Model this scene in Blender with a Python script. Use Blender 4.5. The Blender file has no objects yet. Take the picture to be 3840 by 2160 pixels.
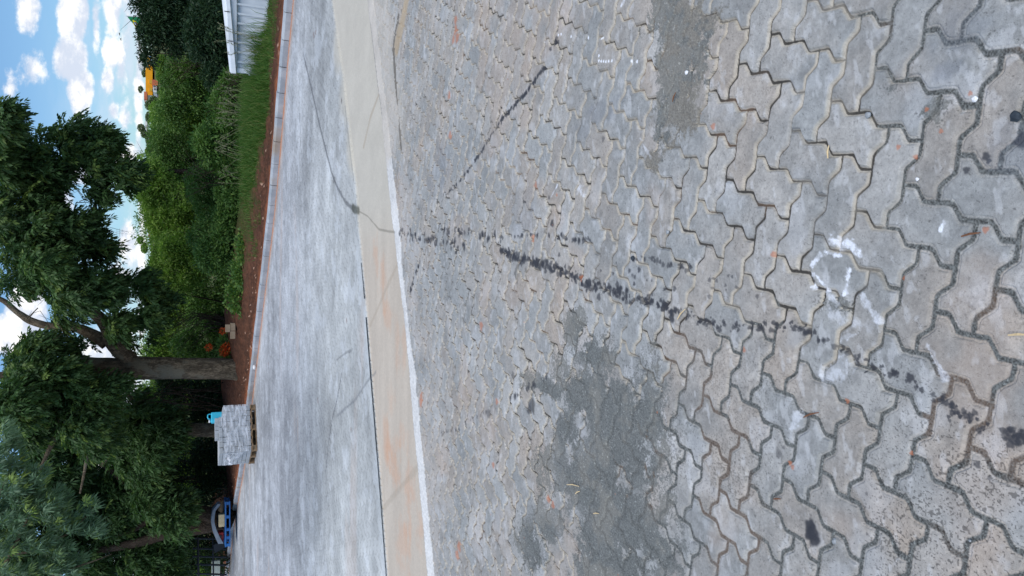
import bpy, bmesh, math, random
import numpy as np
from mathutils import Vector, Matrix

C = bpy.context.scene.collection
RNG = np.random.default_rng(7)
random.seed(11)
# ------------------------------------------------------------------ camera
F, PITCH, H = 2885.0, math.radians(22.9), 1.6       # focal length in photo pixels, pitch below horizontal, eye height
cp, sp = math.cos(PITCH), math.sin(PITCH)
cam_d = bpy.data.cameras.new("camera")
cam_d.sensor_width = 36.0
cam_d.lens = F / 3840 * 36.0
cam_d.clip_start, cam_d.clip_end = 0.05, 6000
cam = bpy.data.objects.new("camera", cam_d)
C.objects.link(cam)
fwd, upv, rgt = Vector((0, cp, -sp)), Vector((0, sp, cp)), Vector((1, 0, 0))
# the phone was held upright and the picture is stored on its side: image right is the world's down
cam.matrix_world = Matrix(((-upv.x, rgt.x, -fwd.x, 0), (-upv.y, rgt.y, -fwd.y, 0), (-upv.z, rgt.z, -fwd.z, H), (0, 0, 0, 1)))
bpy.context.scene.camera = cam

# ------------------------------------------------------------------ light
SUN_EL, SUN_ROT = 64, 190       # degrees
w = bpy.data.worlds.new("World"); bpy.context.scene.world = w; w.use_nodes = True
sun_d = bpy.data.lights.new("sun", 'SUN'); sun_d.energy = 2.4; sun_d.angle = math.radians(58); sun_d.color = (1, .95, .87)
sun = bpy.data.objects.new("sun", sun_d); C.objects.link(sun)
el, az = math.radians(SUN_EL), math.radians(SUN_ROT)
sdir = Vector((math.sin(az) * math.cos(el), math.cos(az) * math.cos(el), math.sin(el)))
sun.rotation_euler = sdir.to_track_quat('Z', 'Y').to_euler()
vs = bpy.context.scene.view_settings
vs.view_transform = 'Standard'; vs.look = 'None'; vs.gamma = 1; vs.exposure = 0.46
bpy.context.scene.cycles.max_bounces = 8
bpy.context.scene.cycles.transparent_max_bounces = 8

# ------------------------------------------------------------------ photo pixel -> world helpers
def ray(x, y):
    a = ((2160 - y) - 1080) / F; b = (x - 1920) / F
    return np.array([a, cp - b * sp, -sp - b * cp])
def gnd(x, y, z=0.0):
    d = ray(x, y); t = (z - H) / d[2]
    return np.array([d[0] * t, d[1] * t])
def at(x, y, Y):
    d = ray(x, y); t = Y / d[1]
    return np.array([d[0] * t, Y, H + d[2] * t])

# ------------------------------------------------------------------ node helpers
def new_mat(name):
    m = bpy.data.materials.new(name); m.use_nodes = True
    nt = m.node_tree; nt.nodes.clear()
    return m, nt
def nd(nt, t, **kw):
    n = nt.nodes.new(t)
    for k, v in kw.items():
        if k in n.bl_rna.properties: setattr(n, k, v)
        else: n.inputs[k].default_value = v
    return n
def sock(nt, v, inp):
    if isinstance(v, bpy.types.NodeSocket): nt.links.new(v, inp)
    else: inp.default_value = v
def mth(nt, op, a, b=0.0, c=0.0, clamp=False):
    n = nt.nodes.new('ShaderNodeMath'); n.operation = op; n.use_clamp = clamp
    sock(nt, a, n.inputs[0]); sock(nt, b, n.inputs[1]); sock(nt, c, n.inputs[2])
    return n.outputs[0]
def mixc(nt, f, a, b, mode='MIX'):
    n = nt.nodes.new('ShaderNodeMix'); n.data_type = 'RGBA'; n.blend_type = mode
    sock(nt, f, n.inputs[0])
    for v, i in ((a, 6), (b, 7)):
        if isinstance(v, bpy.types.NodeSocket): nt.links.new(v, n.inputs[i])
        else: n.inputs[i].default_value = (*v[:3], 1)
    return n.outputs[2]
def smst(nt, v, lo, hi):
    n = nt.nodes.new('ShaderNodeMapRange'); n.interpolation_type = 'SMOOTHSTEP'
    sock(nt, v, n.inputs[0]); n.inputs[1].default_value = lo; n.inputs[2].default_value = hi
    return n.outputs[0]
def noise(nt, vec, scale, detail=4, rough=.55, dist=0.0):
    n = nt.nodes.new('ShaderNodeTexNoise'); n.inputs['Scale'].default_value = scale
    n.inputs['Detail'].default_value = detail; n.inputs['Roughness'].default_value = rough; n.inputs['Distortion'].default_value = dist
    if vec is not None: nt.links.new(vec, n.inputs['Vector'])
    return n.outputs[0]
def obj_co(nt): return nt.nodes.new('ShaderNodeTexCoord').outputs['Object']
def finish(nt, col, rough=.9, bump=None, bstr=.3, bdist=.01, spec=.3, **kw):
    p = nt.nodes.new('ShaderNodeBsdfPrincipled'); o = nt.nodes.new('ShaderNodeOutputMaterial')
    sock(nt, col if isinstance(col, bpy.types.NodeSocket) else (*col, 1), p.inputs['Base Color'])
    sock(nt, rough, p.inputs['Roughness']); p.inputs['Specular IOR Level'].default_value = spec
    for k, v in kw.items(): sock(nt, v, p.inputs[k.replace('_', ' ')])
    if bump is not None:
        b = nt.nodes.new('ShaderNodeBump'); b.inputs['Strength'].default_value = bstr; b.inputs['Distance'].default_value = bdist
        nt.links.new(bump, b.inputs['Height']); nt.links.new(b.outputs[0], p.inputs['Normal'])
    nt.links.new(p.outputs[0], o.inputs[0])
    return p
def noisy_mat(name, c1, c2, scale=6, c3=None, s3=1.2, rough=.9, bump=.3, bdist=.01, spec=.3, fine=60, amp=.35):
    m, nt = new_mat(name); co = obj_co(nt)
    n1 = noise(nt, co, scale, 6, .65)
    col = mixc(nt, smst(nt, n1, .35, .65), c1, c2)
    if c3 is not None: col = mixc(nt, smst(nt, noise(nt, co, s3, 3), .5, .72), col, c3)
    n2 = noise(nt, co, fine, 3, .7)
    g = mth(nt, 'MULTIPLY_ADD', n2, 2 * amp, 1 - amp)
    cc = nt.nodes.new('ShaderNodeCombineColor')
    for i in range(3): nt.links.new(g, cc.inputs[i])
    col = mixc(nt, 1.0, col, cc.outputs[0], 'MULTIPLY')
    finish(nt, col, rough, n2, bump, bdist, spec)
    return m

# ------------------------------------------------------------------ world: Nishita sky with clouds
nt = w.node_tree; nt.nodes.clear()
sky = nt.nodes.new('ShaderNodeTexSky'); sky.sky_type = 'NISHITA'; sky.sun_disc = False
sky.sun_elevation = el; sky.sun_rotation = az; sky.dust_density = .6; sky.air_density = 1.0; sky.ozone_density = 1.5
tc = nt.nodes.new('ShaderNodeTexCoord').outputs['Generated']
sx = nt.nodes.new('ShaderNodeSeparateXYZ'); nt.links.new(tc, sx.inputs[0])
ay = mth(nt, 'MAXIMUM', mth(nt, 'ABSOLUTE', sx.outputs[1]), .08)
cv = nt.nodes.new('ShaderNodeCombineXYZ')
nt.links.new(mth(nt, 'DIVIDE', sx.outputs[0], ay), cv.inputs[0]); nt.links.new(mth(nt, 'DIVIDE', sx.outputs[2], ay), cv.inputs[1])
P2 = cv.outputs[0]
def vm(op, a, b=None, c=None):
    n = nt.nodes.new('ShaderNodeVectorMath'); n.operation = op
    for v, i in ((a, 0), (b, 1), (c, 2)):
        if v is None: continue
        if isinstance(v, bpy.types.NodeSocket): nt.links.new(v, n.inputs[i])
        else: n.inputs[i].default_value = v
    return n.outputs['Value'] if op == 'LENGTH' else n.outputs[0]
def skypt(x, y):
    d = ray(x, y); return d[0] / d[1], d[2] / d[1]
# centre x, y, half height (px along x), half width (px along y), density
CL = [(105, 40, 50, 130, .85), (120, 250, 45, 90, .45), (275, 50, 62, 150, 1.5), (270, 215, 68, 100, 1.7), (300, 330, 50, 110, 1.5),
      (360, 100, 22, 140, .7), (425, 40, 42, 120, .9), (415, 200, 38, 70, 1.05), (405, 300, 28, 60, .8), (455, 250, 28, 110, .6), (480, 60, 40, 200, .5),
      (425, 420, 30, 45, .7), (470, 450, 35, 80, .7), (480, 620, 60, 90, .8), (480, 900, 50, 120, .9), (430, 1060, 60, 100, .9), (300, 620, 60, 80, 1.2),
      (200, 760, 80, 90, 1.2), (100, 1180, 90, 120, 1.3), (30, 1260, 60, 90, 1.4), (520, 300, 22, 500, .55), (530, 1000, 22, 700, .6), (40, 330, 22, 60, .3), (420, 1350, 130, 150, 1.2), (430, 1700, 180, 400, 1.2)]
nz = nt.nodes.new('ShaderNodeTexNoise'); nz.inputs['Scale'].default_value = 15; nz.inputs['Detail'].default_value = 7; nz.inputs['Roughness'].default_value = .66
nt.links.new(vm('MULTIPLY', P2, (1, 1.5, 1)), nz.inputs['Vector'])
best = None; low = None
for (x, y, rx, ry, dn) in CL:
    cxx, cyy = skypt(x, y); a1, _ = skypt(x, y - ry); _, b1 = skypt(x - rx, y)
    ix, iy = .85 / max(a1 - cxx, .004), .85 / max(b1 - cyy, .004)
    q = vm('MULTIPLY_ADD', P2, (ix, iy, 0), (-cxx * ix, -cyy * iy, 0))
    m = mth(nt, 'MULTIPLY_ADD', vm('LENGTH', q), -1.0 * dn, dn * 1.0)
    best = m if best is None else mth(nt, 'MAXIMUM', best, m)
val = mth(nt, 'MULTIPLY_ADD', best, 1.5, mth(nt, 'MULTIPLY_ADD', nz.outputs[0], 2.7, -1.50))
cov = smst(nt, val, -.02, .42)
dens = smst(nt, val, .15, .7)
n_far = noise(nt, vm('MULTIPLY', P2, (7, 26, 1)), 1.0, 6, .6)
elv = sx.outputs[2]
wisp = mth(nt, 'MULTIPLY', smst(nt, n_far, .42, .72), mth(nt, 'SUBTRACT', 1.0, smst(nt, elv, .04, .16)))
# undersides of the clouds are greyer: compare the cover a little higher up
nz2 = nt.nodes.new('ShaderNodeTexNoise'); nz2.inputs['Scale'].default_value = 15; nz2.inputs['Detail'].default_value = 5
nt.links.new(vm('MULTIPLY', vm('ADD', P2, (-.004, .012, 0)), (1, 1.5, 1)), nz2.inputs['Vector'])
shade = smst(nt, mth(nt, 'ADD', mth(nt, 'SUBTRACT', nz.outputs[0], nz2.outputs[0]), mth(nt, 'MULTIPLY', mth(nt, 'SUBTRACT', nz.outputs[0], .5), .5)), -.13, .16)
skc = mixc(nt, 1.0, sky.outputs[0], (.66, .86, 1.02), 'MULTIPLY')
ccol = mixc(nt, shade, (5.2, 5.7, 6.7), (9.0, 8.8, 8.6))
skc = mixc(nt, mth(nt, 'MULTIPLY', wisp, .8), skc, (5.6, 6.1, 7.2))
skc = mixc(nt, mth(nt, 'MULTIPLY', cov, mth(nt, 'MULTIPLY_ADD', dens, .35, .62)), skc, ccol)
bg = nt.nodes.new('ShaderNodeBackground'); bg.inputs[1].default_value = 0.10
nt.links.new(skc, bg.inputs[0]); wo = nt.nodes.new('ShaderNodeOutputWorld'); nt.links.new(bg.outputs[0], wo.inputs[0])

# ------------------------------------------------------------------ object helpers
def tag(o, label=None, cat=None, group=None, kind=None):
    if label: o['label'] = label
    if cat: o['category'] = cat
    if group: o['group'] = group
    if kind: o['kind'] = kind
    return o
def empty(name, loc=(0, 0, 0), rz=0):
    o = bpy.data.objects.new(name, None); C.objects.link(o); o.location = loc; o.rotation_euler = (0, 0, rz)
    o.empty_display_size = .2
    return o
def mesh_np(name, V, Fc, mat, parent=None, smooth=False, cols=None, mats=None, midx=None):
    """V (n,3) array; Fc (m,k) array of equal-sized faces, or list of faces"""
    me = bpy.data.meshes.new(name)
    if isinstance(Fc, np.ndarray):
        m, k = Fc.shape
        me.vertices.add(len(V)); me.vertices.foreach_set('co', np.ascontiguousarray(V, dtype=np.float32).ravel())
        me.loops.add(m * k); me.loops.foreach_set('vertex_index', np.ascontiguousarray(Fc, dtype=np.int32).ravel())
        me.polygons.add(m); me.polygons.foreach_set('loop_start', np.arange(0, m * k, k, dtype=np.int32))
        me.update(calc_edges=True)
    else:
        me.from_pydata([tuple(v) for v in V], [], Fc); me.update()
    if cols is not None:
        at_ = me.color_attributes.new('Col', 'FLOAT_COLOR', 'POINT')
        at_.data.foreach_set('color', np.c_[cols, np.ones(len(V))].astype(np.float32).ravel())
    for mm in (mats or [mat]): me.materials.append(mm)
    if midx is not None: me.polygons.foreach_set('material_index', np.asarray(midx, dtype=np.int32))
    if smooth: me.polygons.foreach_set('use_smooth', np.ones(len(me.polygons), dtype=bool))
    o = bpy.data.objects.new(name, me); C.objects.link(o)
    if parent: o.parent = parent
    return o
class MB:
    def __init__(s): s.v = []; s.f = []
    def box(s, c, d, rz=0, tilt=None, ch=0.0):
        M = Matrix.Rotation(rz, 3, 'Z')
        if tilt: M = Matrix.Rotation(rz, 3, 'Z') @ Matrix.Rotation(tilt[0], 3, 'X') @ Matrix.Rotation(tilt[1], 3, 'Y')
        n = len(s.v); x, y, z = d[0] / 2, d[1] / 2, d[2] / 2
        if ch <= 0:
            for p in ((-x, -y, -z), (x, -y, -z), (x, y, -z), (-x, y, -z), (-x, -y, z), (x, -y, z), (x, y, z), (-x, y, z)):
                s.v.append(tuple(M @ Vector(p) + Vector(c)))
            for f in ((0, 3, 2, 1), (4, 5, 6, 7), (0, 1, 5, 4), (1, 2, 6, 5), (2, 3, 7, 6), (3, 0, 4, 7)): s.f.append([n + i for i in f])
        else:
            bm = bmesh.new(); bmesh.ops.create_cube(bm, size=1)
            for v in bm.verts: v.co = Vector((v.co.x * d[0], v.co.y * d[1], v.co.z * d[2]))
            bmesh.ops.bevel(bm, geom=bm.edges[:], offset=ch, segments=2, affect='EDGES', profile=.6)
            bm.verts.index_update()
            for v in bm.verts: s.v.append(tuple(M @ v.co + Vector(c)))
            for f in bm.faces: s.f.append([n + v.index for v in f.verts])
            bm.free()
        return s
    def tube(s, pts, rad, n=8, cap=True):
        pts = [Vector(p) for p in pts]
        if not hasattr(rad, '__len__'): rad = [rad] * len(pts)
        base = len(s.v); up = Vector((0.13, .21, 1)).normalized()
        for i, p in enumerate(pts):
            d = (pts[min(i + 1, len(pts) - 1)] - pts[max(i - 1, 0)]).normalized()
            a = d.cross(up)
            if a.length < .1: a = d.cross(Vector((1, 0, 0)))
            a.normalize(); b = d.cross(a)
            for k in range(n):
                t = 2 * math.pi * k / n
                s.v.append(tuple(p + (a * math.cos(t) + b * math.sin(t)) * rad[i]))
        for i in range(len(pts) - 1):
            for k in range(n):
                s.f.append([base + i * n + k, base + i * n + (k + 1) % n, base + (i + 1) * n + (k + 1) % n, base + (i + 1) * n + k])
        if cap:
            s.f.append([base + k for k in range(n)][::-1]); s.f.append([base + (len(pts) - 1) * n + k for k in range(n)])
        return s
    def poly_prism(s, pts, thick):
        """pts: 3d outline; thick: vector"""
        n = len(s.v); m = len(pts); t = Vector(thick)
        for p in pts: s.v.append(tuple(Vector(p)))
        for p in pts: s.v.append(tuple(Vector(p) + t))
        s.f.append([n + i for i in range(m)]); s.f.append([n + m + i for i in range(m)][::-1])
        for i in range(m): s.f.append([n + i, n + m + i, n + m + (i + 1) % m, n + (i + 1) % m])
        return s
    def build(s, name, mat, parent=None, smooth=False):
        me = bpy.data.meshes.new(name); me.from_pydata(s.v, [], s.f); me.materials.append(mat)
        bm = bmesh.new(); bm.from_mesh(me); bmesh.ops.recalc_face_normals(bm, faces=bm.faces[:]); bm.to_mesh(me); bm.free()
        if smooth: me.polygons.foreach_set('use_smooth', np.ones(len(me.polygons), dtype=bool))
        o = bpy.data.objects.new(name, me); C.objects.link(o)
        if parent: o.parent = parent
        return o

# ------------------------------------------------------------------ numpy noise
def vnoise(x, y, seed=0):
    xi = np.floor(x).astype(np.int64); yi = np.floor(y).astype(np.int64); fx = x - xi; fy = y - yi
    fx = fx * fx * (3 - 2 * fx); fy = fy * fy * (3 - 2 * fy)
    def h(a, b):
        n = (a * 374761393 + b * 668265263 + seed * 1274126177) & 0xffffffff
        n = ((n ^ (n >> 13)) * 1274126177) & 0xffffffff
        n = ((n ^ (n >> 16)) * 2246822519) & 0xffffffff
        return ((n ^ (n >> 15)) & 0xffff) / 65535.0
    return (h(xi, yi) * (1 - fx) + h(xi + 1, yi) * fx) * (1 - fy) + (h(xi, yi + 1) * (1 - fx) + h(xi + 1, yi + 1) * fx) * fy
def fbm(x, y, sc, seed=0, o=4, g=.55):
    r = 0; a = 1; t = 0
    for k in range(o):
        r = r + a * vnoise(x * sc + 17.3 * k, y * sc - 9.1 * k, seed + k); t += a; a *= g; sc *= 2.03
    return r / t
def hsh(a, b, s=0):
    n = (a.astype(np.int64) * 73856093 ^ b.astype(np.int64) * 19349663 ^ (s * 83492791 + 1013)) & 0xffffffff
    n = ((n ^ (n >> 13)) * 1274126177) & 0xffffffff; n = ((n ^ (n >> 16)) * 2246822519) & 0xffffffff
    return ((n ^ (n >> 14)) & 0xffff) / 65535.0
def sst(v, lo, hi):
    t = np.clip((v - lo) / (hi - lo), 0, 1); return t * t * (3 - 2 * t)
def lin(r, g, b):
    return np.array([(c / 255 / 12.92 if c / 255 < .04045 else ((c / 255 + .055) / 1.055) ** 2.4) for c in (r, g, b)])

# ------------------------------------------------------------------ kerb line (photo pixels at the foot of the kerb)
KPX = [(1098, 0), (1081, 155), (1067, 348), (1057, 440), (1052, 527), (1040, 700), (1028, 797), (1018, 893), (1006, 990), (994, 1086), (982, 1169), (975, 1246),
       (965, 1328), (957, 1400), (944, 1504), (917, 1744), (898, 1842), (880, 1940), (863, 2087), (855, 2160)]
K0 = np.array([gnd(*p) for p in KPX])
K0 = np.r_[[K0[0] + (K0[0] - K0[2]) * 6], K0, [K0[-1] + (K0[-1] - K0[-4]) * 2.2]]
seg = np.r_[0, np.cumsum(np.hypot(*np.diff(K0, axis=0).T))]
ks = np.arange(0, seg[-1], .5)
KX = np.interp(ks, seg, K0[:, 0]); KY = np.interp(ks, seg, K0[:, 1])
for _ in range(10):
    KX[1:-1] = (KX[:-2] + 2 * KX[1:-1] + KX[2:]) / 4; KY[1:-1] = (KY[:-2] + 2 * KY[1:-1] + KY[2:]) / 4
KP = np.c_[KX, KY]
kt = np.gradient(KP, axis=0); kt /= np.linalg.norm(kt, axis=1)[:, None]
KN = np.c_[kt[:, 1], -kt[:, 0]]
if KN[len(KN) // 2][1] < 0: KN = -KN           # points away from the camera
def kerbY(X):                                   # kerb line as Y of X (it is single valued)
    o = np.argsort(KX); return np.interp(X, KX[o], KY[o])

# ------------------------------------------------------------------ ground sheet: paving, gutter, road
rows = np.concatenate([np.arange(3990, 2700, -2.6), np.arange(2700, 1250, -2.1), np.arange(1250, 842, -2.2)])
Yr = np.array([gnd(v, 1080)[1] for v in rows])
dep = Yr * cp + H * sp
tt = np.concatenate([np.linspace(-1.25, -.41, 170)[:-1], np.linspace(-.41, .41, 1080), np.linspace(.41, 1.25, 170)[1:]])
XX = tt[None, :] * dep[:, None]; YY = np.repeat(Yr[:, None], len(tt), 1)
X = XX.ravel(); Y = YY.ravel(); N = len(X); nr, nc = len(rows), len(tt)
def pl_g(pts): return np.array([gnd(*p) for p in pts])
GL = pl_g([(1240, 0), (1285, 300), (1330, 700), (1337, 821), (1359, 1038), (1373, 1207), (1388, 1400), (1403, 1583), (1424, 1846), (1447, 2160)])
GR = pl_g([(1378, 0), (1431, 425), (1458, 700), (1475, 845), (1492, 990), (1509, 1135), (1523, 1256), (1536, 1400), (1550, 1583), (1571, 1793), (1587, 1950), (1605, 2160)])
GW = pl_g([(1400, 0), (1450, 425), (1482, 700), (1499, 845), (1513, 1038), (1533, 1231), (1557, 1400), (1574, 1583), (1592, 1767), (1613, 1977), (1631, 2160)])
def lineY(L, x):
    o = np.argsort(L[:, 0]); a = L[o]
    y = np.interp(x, a[:, 0], a[:, 1])
    s0 = (a[1, 1] - a[0, 1]) / (a[1, 0] - a[0, 0]); s1 = (a[-1, 1] - a[-2, 1]) / (a[-1, 0] - a[-2, 0])
    y = np.where(x < a[0, 0], a[0, 1] + s0 * (x - a[0, 0]), y); return np.where(x > a[-1, 0], a[-1, 1] + s1 * (x - a[-1, 0]), y)
yl, yr, yw = lineY(GL, X), lineY(GR, X), lineY(GW, X)
hsp = np.repeat(np.abs(np.gradient(Yr))[:, None], nc, 1).ravel() * .5
Y = np.where(np.abs(Y - yl) <= hsp, yl + 1e-5, Y); Y = np.where(np.abs(Y - yr) <= hsp, yr, Y)     # grid lines follow the two edges of the gutter
wob = (fbm(X, Y, 9, 3) - .5)
d_l = (Y - yl)                       # >0 : road side of the gutter
d_r = (Y - yr)                       # >0 : gutter or road
d_w = (Y - yw + wob * .07)           # <0 : paving
xg, yg = X, Y
# paver lattice fitted to the photograph
wx = (fbm(X, Y, 1.3, 5, 2) - .5) * .16; wy = (fbm(X, Y, 1.3, 9, 2) - .5) * .16
A_ = -4.2214 * X - 8.3569 * Y + 16.3967 + wx + (fbm(X, Y, 11, 21, 2) - .5) * .025
B_ = -7.7601 * X + 4.1361 * Y - 3.6268 + wy + (fbm(X, Y, 11, 22, 2) - .5) * .025
def zig(t):
    t = t - np.floor(t)
    return np.interp(t, [0, .08, .29, .36, .64, .71, .92, 1], [0, -.03, -.098, -.09, .09, .098, .03, 0])
zh = zig(A_); zv = -zig(B_)
rb = B_ - zh; ra = A_ - zv
cj = np.floor(rb).astype(int); ci = np.floor(ra).astype(int)
m4 = (ci + cj) % 4
dt_, db_ = rb - cj, 1 - (rb - cj); dl_, dr_ = ra - ci, 1 - (ra - ci)
big = 9.0
dr2 = np.where(m4 == 0, big, dr_); dl2 = np.where(m4 == 1, big, dl_); db2 = np.where(m4 == 2, big, db_); dt2 = np.where(m4 == 3, big, dt_)
dd = np.minimum(np.minimum(dr2, dl2), np.minimum(db2, dt2)) * .11 * .93
# corner rounding
e1_ = np.minimum(dr2, dl2); e2_ = np.minimum(db2, dt2)
rc = .05
dn_ = 0
rnd = rc - np.hypot(np.maximum(rc - e1_, 0), np.maximum(rc - e2_, 0))
dd = np.where((e1_ < rc) & (e2_ < rc), np.maximum(rnd, 0) * .11, dd)
bi = np.where(m4 == 1, ci - 1, ci); bj = np.where(m4 == 3, cj - 1, cj)
h1, h2, h3, h4 = (hsh(bi, bj, k) for k in (1, 2, 3, 4))
n_big = fbm(X, Y, .8, 31, 4); n_mid = fbm(X, Y, 5, 41, 4); n_fin = fbm(X, Y, 45, 51, 3); n_spk = vnoise(X * 330, Y * 330, 61); n_spk2 = vnoise(X * 190, Y * 190, 62)
n_spk3 = vnoise(X * 90, Y * 90, 63)
# where the joints are wide and filled with grit (near the camera and to the left)
leftness = sst(-X + (n_big - .5) * 1.2, -.05, .55) * sst(3.2 - Y, 0, .8)
nearness = sst(1.55 - Y + (n_big - .5) * .5, -.1, .35)
grit = np.clip(np.maximum(leftness, nearness) + (n_mid - .5) * .5, 0, 1)
jw = .0030 + .0056 * grit + .003 * sst(n_mid, .5, .75)
ch = .0065
prof = sst(dd, jw * .7, jw + ch)
dd = dd + (fbm(X, Y, 70, 55, 2) - .5) * .003 + (n_mid - .5) * .002
prof = sst(dd, jw * .7, jw + ch)
# --- sand and grit patches lying over the pavers
patch = np.full(N, -9.0)
def blob(x, y, rx, ry, k=1.0):
    """ellipse given in photo pixels, laid on the ground"""
    c0 = gnd(x, y); hx = abs(gnd(x, y - ry)[0] - gnd(x, y + ry)[0]) / 2; hy = abs(gnd(x - rx, y)[1] - gnd(x + rx, y)[1]) / 2
    q = np.hypot((X - c0[0]) / hx, (Y - c0[1]) / hy)
    return (1 - q) * k
for b in [(2290, 1540, 190, 190), (2330, 1700, 170, 160), (2240, 1830, 190, 150), (2330, 1960, 200, 150), (2300, 2090, 230, 130), (2180, 1480, 100, 110), (2420, 1560, 90, 130),
          (2230, 1330, 90, 70), (2160, 1230, 40, 70), (2060, 1460, 80, 50), (2480, 2060, 120, 90), (2000, 2060, 60, 120), (2330, 2250, 260, 140), (2130, 1620, 60, 100), (2050, 1980, 50, 60)]:
    patch = np.maximum(patch, blob(*b))
patch_d = patch.copy()
pb = np.full(N, -9.0)
for b in [(2545, 60, 110, 130), (2560, 200, 110, 110), (2560, 320, 90, 110), (2530, 430, 80, 90), (2500, 520, 60, 70), (2450, 590, 34, 40), (2560, -80, 120, 120), (2640, 90, 60, 80)]:
    pb = np.maximum(pb, blob(*b))
for b in [(3340, 340, 70, 50), (3460, 420, 100, 60), (3500, 400, 60, 40), (3140, 1140, 60, 30)]:
    patch = np.maximum(patch, blob(*b) * .8 - .42)
n_spk4 = np.maximum(vnoise(X * 150, Y * 150, 64) * .93, vnoise(X * 260, Y * 260, 65))
n_pt = fbm(X, Y, 9, 66, 4, .65)
th = (n_mid - .5) * .9 + (n_pt - .5) * 2.2 + (n_fin - .5) * .7
gr_ = (np.maximum(n_spk4, .5 * n_spk4 + .5 * n_spk) - .55)
pm = sst(sst(patch + th + .14, -.2, .62) + gr_ * 1.1, .36, .80) * .95; pmb = sst(sst(pb + th * .9 + .15, -.2, .65) + gr_ * 1.1, .36, .82) * .92
thin = sst(patch + th + .5, 0, .5)                     # loose grit sprinkled round the patches
sprk = np.maximum(thin * .9 * sst(n_spk4 + (n_mid - .5) * .4, .68, .84), np.maximum(.25, leftness * .75 + nearness * .3) * sst(n_spk4 + (n_mid - .5) * .5, .80, .90))
PATCH = np.clip(np.maximum(pm, pmb), 0, 1)
# --- heights
blk = (h1 - .5) * .004 + ((A_ - bi - .5) * (h2 - .5) + (B_ - bj - .5) * (h3 - .5)) * .004
z_p = -.009 + .009 * prof + blk * prof + (n_fin - .5) * .0012
z_s = -.001 + (n_spk - .5) * .0022 + (n_spk3 - .5) * .001
fill = sst(grit, .3, .9) * .005
z_p = np.maximum(z_p, -.009 + fill + (n_spk - .5) * .003)
z_p = z_p * (1 - PATCH) + np.maximum(z_p, z_s) * PATCH
# --- colours (albedo)
cool = lin(146, 148, 147); warm = lin(157, 146, 134); pale = lin(163, 164, 162)
t = np.clip(.25 + (h4 - .5) * .6 + (n_mid - .5) * .9 + (n_big - .5) * .8, 0, 1)[:, None]
col = cool * (1 - t) + warm * t
t = (sst(h2, .72, 1.0) * .6)[:, None]; col = col * (1 - t) + pale * t
col = col * (.93 + .14 * h3[:, None]) * (.86 + .28 * n_fin[:, None]) * (.9 + .2 * n_big[:, None])
mot = fbm(X, Y, 26, 57, 3, .7); col = col * (.90 + .20 * n_spk2[:, None]) * (1 + (mot[:, None] - .5) * (.42 - .24 * sst(Y, 2, 4)[:, None])) * (.90 + .2 * sst(n_mid, .3, .7))[:, None]
scr = sst(fbm(X * .5 + Y * .4, Y - X * .3, 34, 58, 3), .62, .75) * .3; col = col + (lin(206, 208, 210) - col) * scr[:, None]
pit = sst(n_spk + n_spk3 * .5, 1.10, 1.32) * .45; col = col * (1 - pit[:, None])
# stains in whitish lime wash
lime = sst(fbm(X, Y, 7, 71, 4), .60, .72) * .2; col = col * (1 - lime[:, None]) + lin(205, 208, 212) * lime[:, None]
rust = sst(fbm(X, Y, 2.6, 81, 4),   .60, .74) * .2; col = col * (1 - rust[:, None]) + lin(186, 160, 138) * rust[:, None]
# joints
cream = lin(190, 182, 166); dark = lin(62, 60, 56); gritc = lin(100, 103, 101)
creamf = (1 - sst(dd, jw + .002, jw + .007)) * np.clip(1.0 - grit * 1.05, .1, 1) * sst(fbm(X, Y, 8, 91, 3), .28, .5)
creamf = .8 * creamf * np.where((dt2 < .2) | (dr2 < .2), .85, .5)
col = col * (1 - creamf[:, None]) + cream * (.9 + .25 * n_fin[:, None]) * creamf[:, None]
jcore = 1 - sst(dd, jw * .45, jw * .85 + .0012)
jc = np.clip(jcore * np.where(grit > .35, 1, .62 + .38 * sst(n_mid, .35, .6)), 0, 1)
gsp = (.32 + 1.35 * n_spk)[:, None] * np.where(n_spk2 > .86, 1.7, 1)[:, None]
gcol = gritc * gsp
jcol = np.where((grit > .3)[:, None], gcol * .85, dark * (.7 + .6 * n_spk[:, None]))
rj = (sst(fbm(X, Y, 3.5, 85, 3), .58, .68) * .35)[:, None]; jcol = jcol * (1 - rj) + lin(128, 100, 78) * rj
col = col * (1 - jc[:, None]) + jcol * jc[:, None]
col = col * (1 - .55 * sprk[:, None])
sandc = gritc * (.5 + .95 * n_spk)[:, None] * (.72 + .35 * n_mid + .30 * n_pt)[:, None]
sandc = sandc + (lin(132, 128, 118) - sandc) * (sst(n_pt + (n_mid - .5), .55, .75) * .35)[:, None]
pale_grain = (n_spk2 > .90)[:, None]  # random paler grains in the grit colour
sandc = np.where(pale_grain, sandc * 1.9, sandc)
sandb = lin(118, 115, 107) * (.6 + .75 * n_spk)[:, None]; sandb = np.where(pale_grain, sandb * 1.6, sandb)
gb = sst(n_mid + (n_fin - .5) * .5, .48, .62)[:, None]
sandb = sandb * (1 - gb) + sandc * gb
sandc = sandc * (1 - .16 * (1 - sst(dd, jw * .5, jw + .003)))[:, None]; pm = pm * (.80 + .2 * sst(patch, .1, .5))
col = col * (1 - pm[:, None]) + sandc * pm[:, None]
col = col * (1 - pmb[:, None]) + sandb * pmb[:, None]

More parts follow.
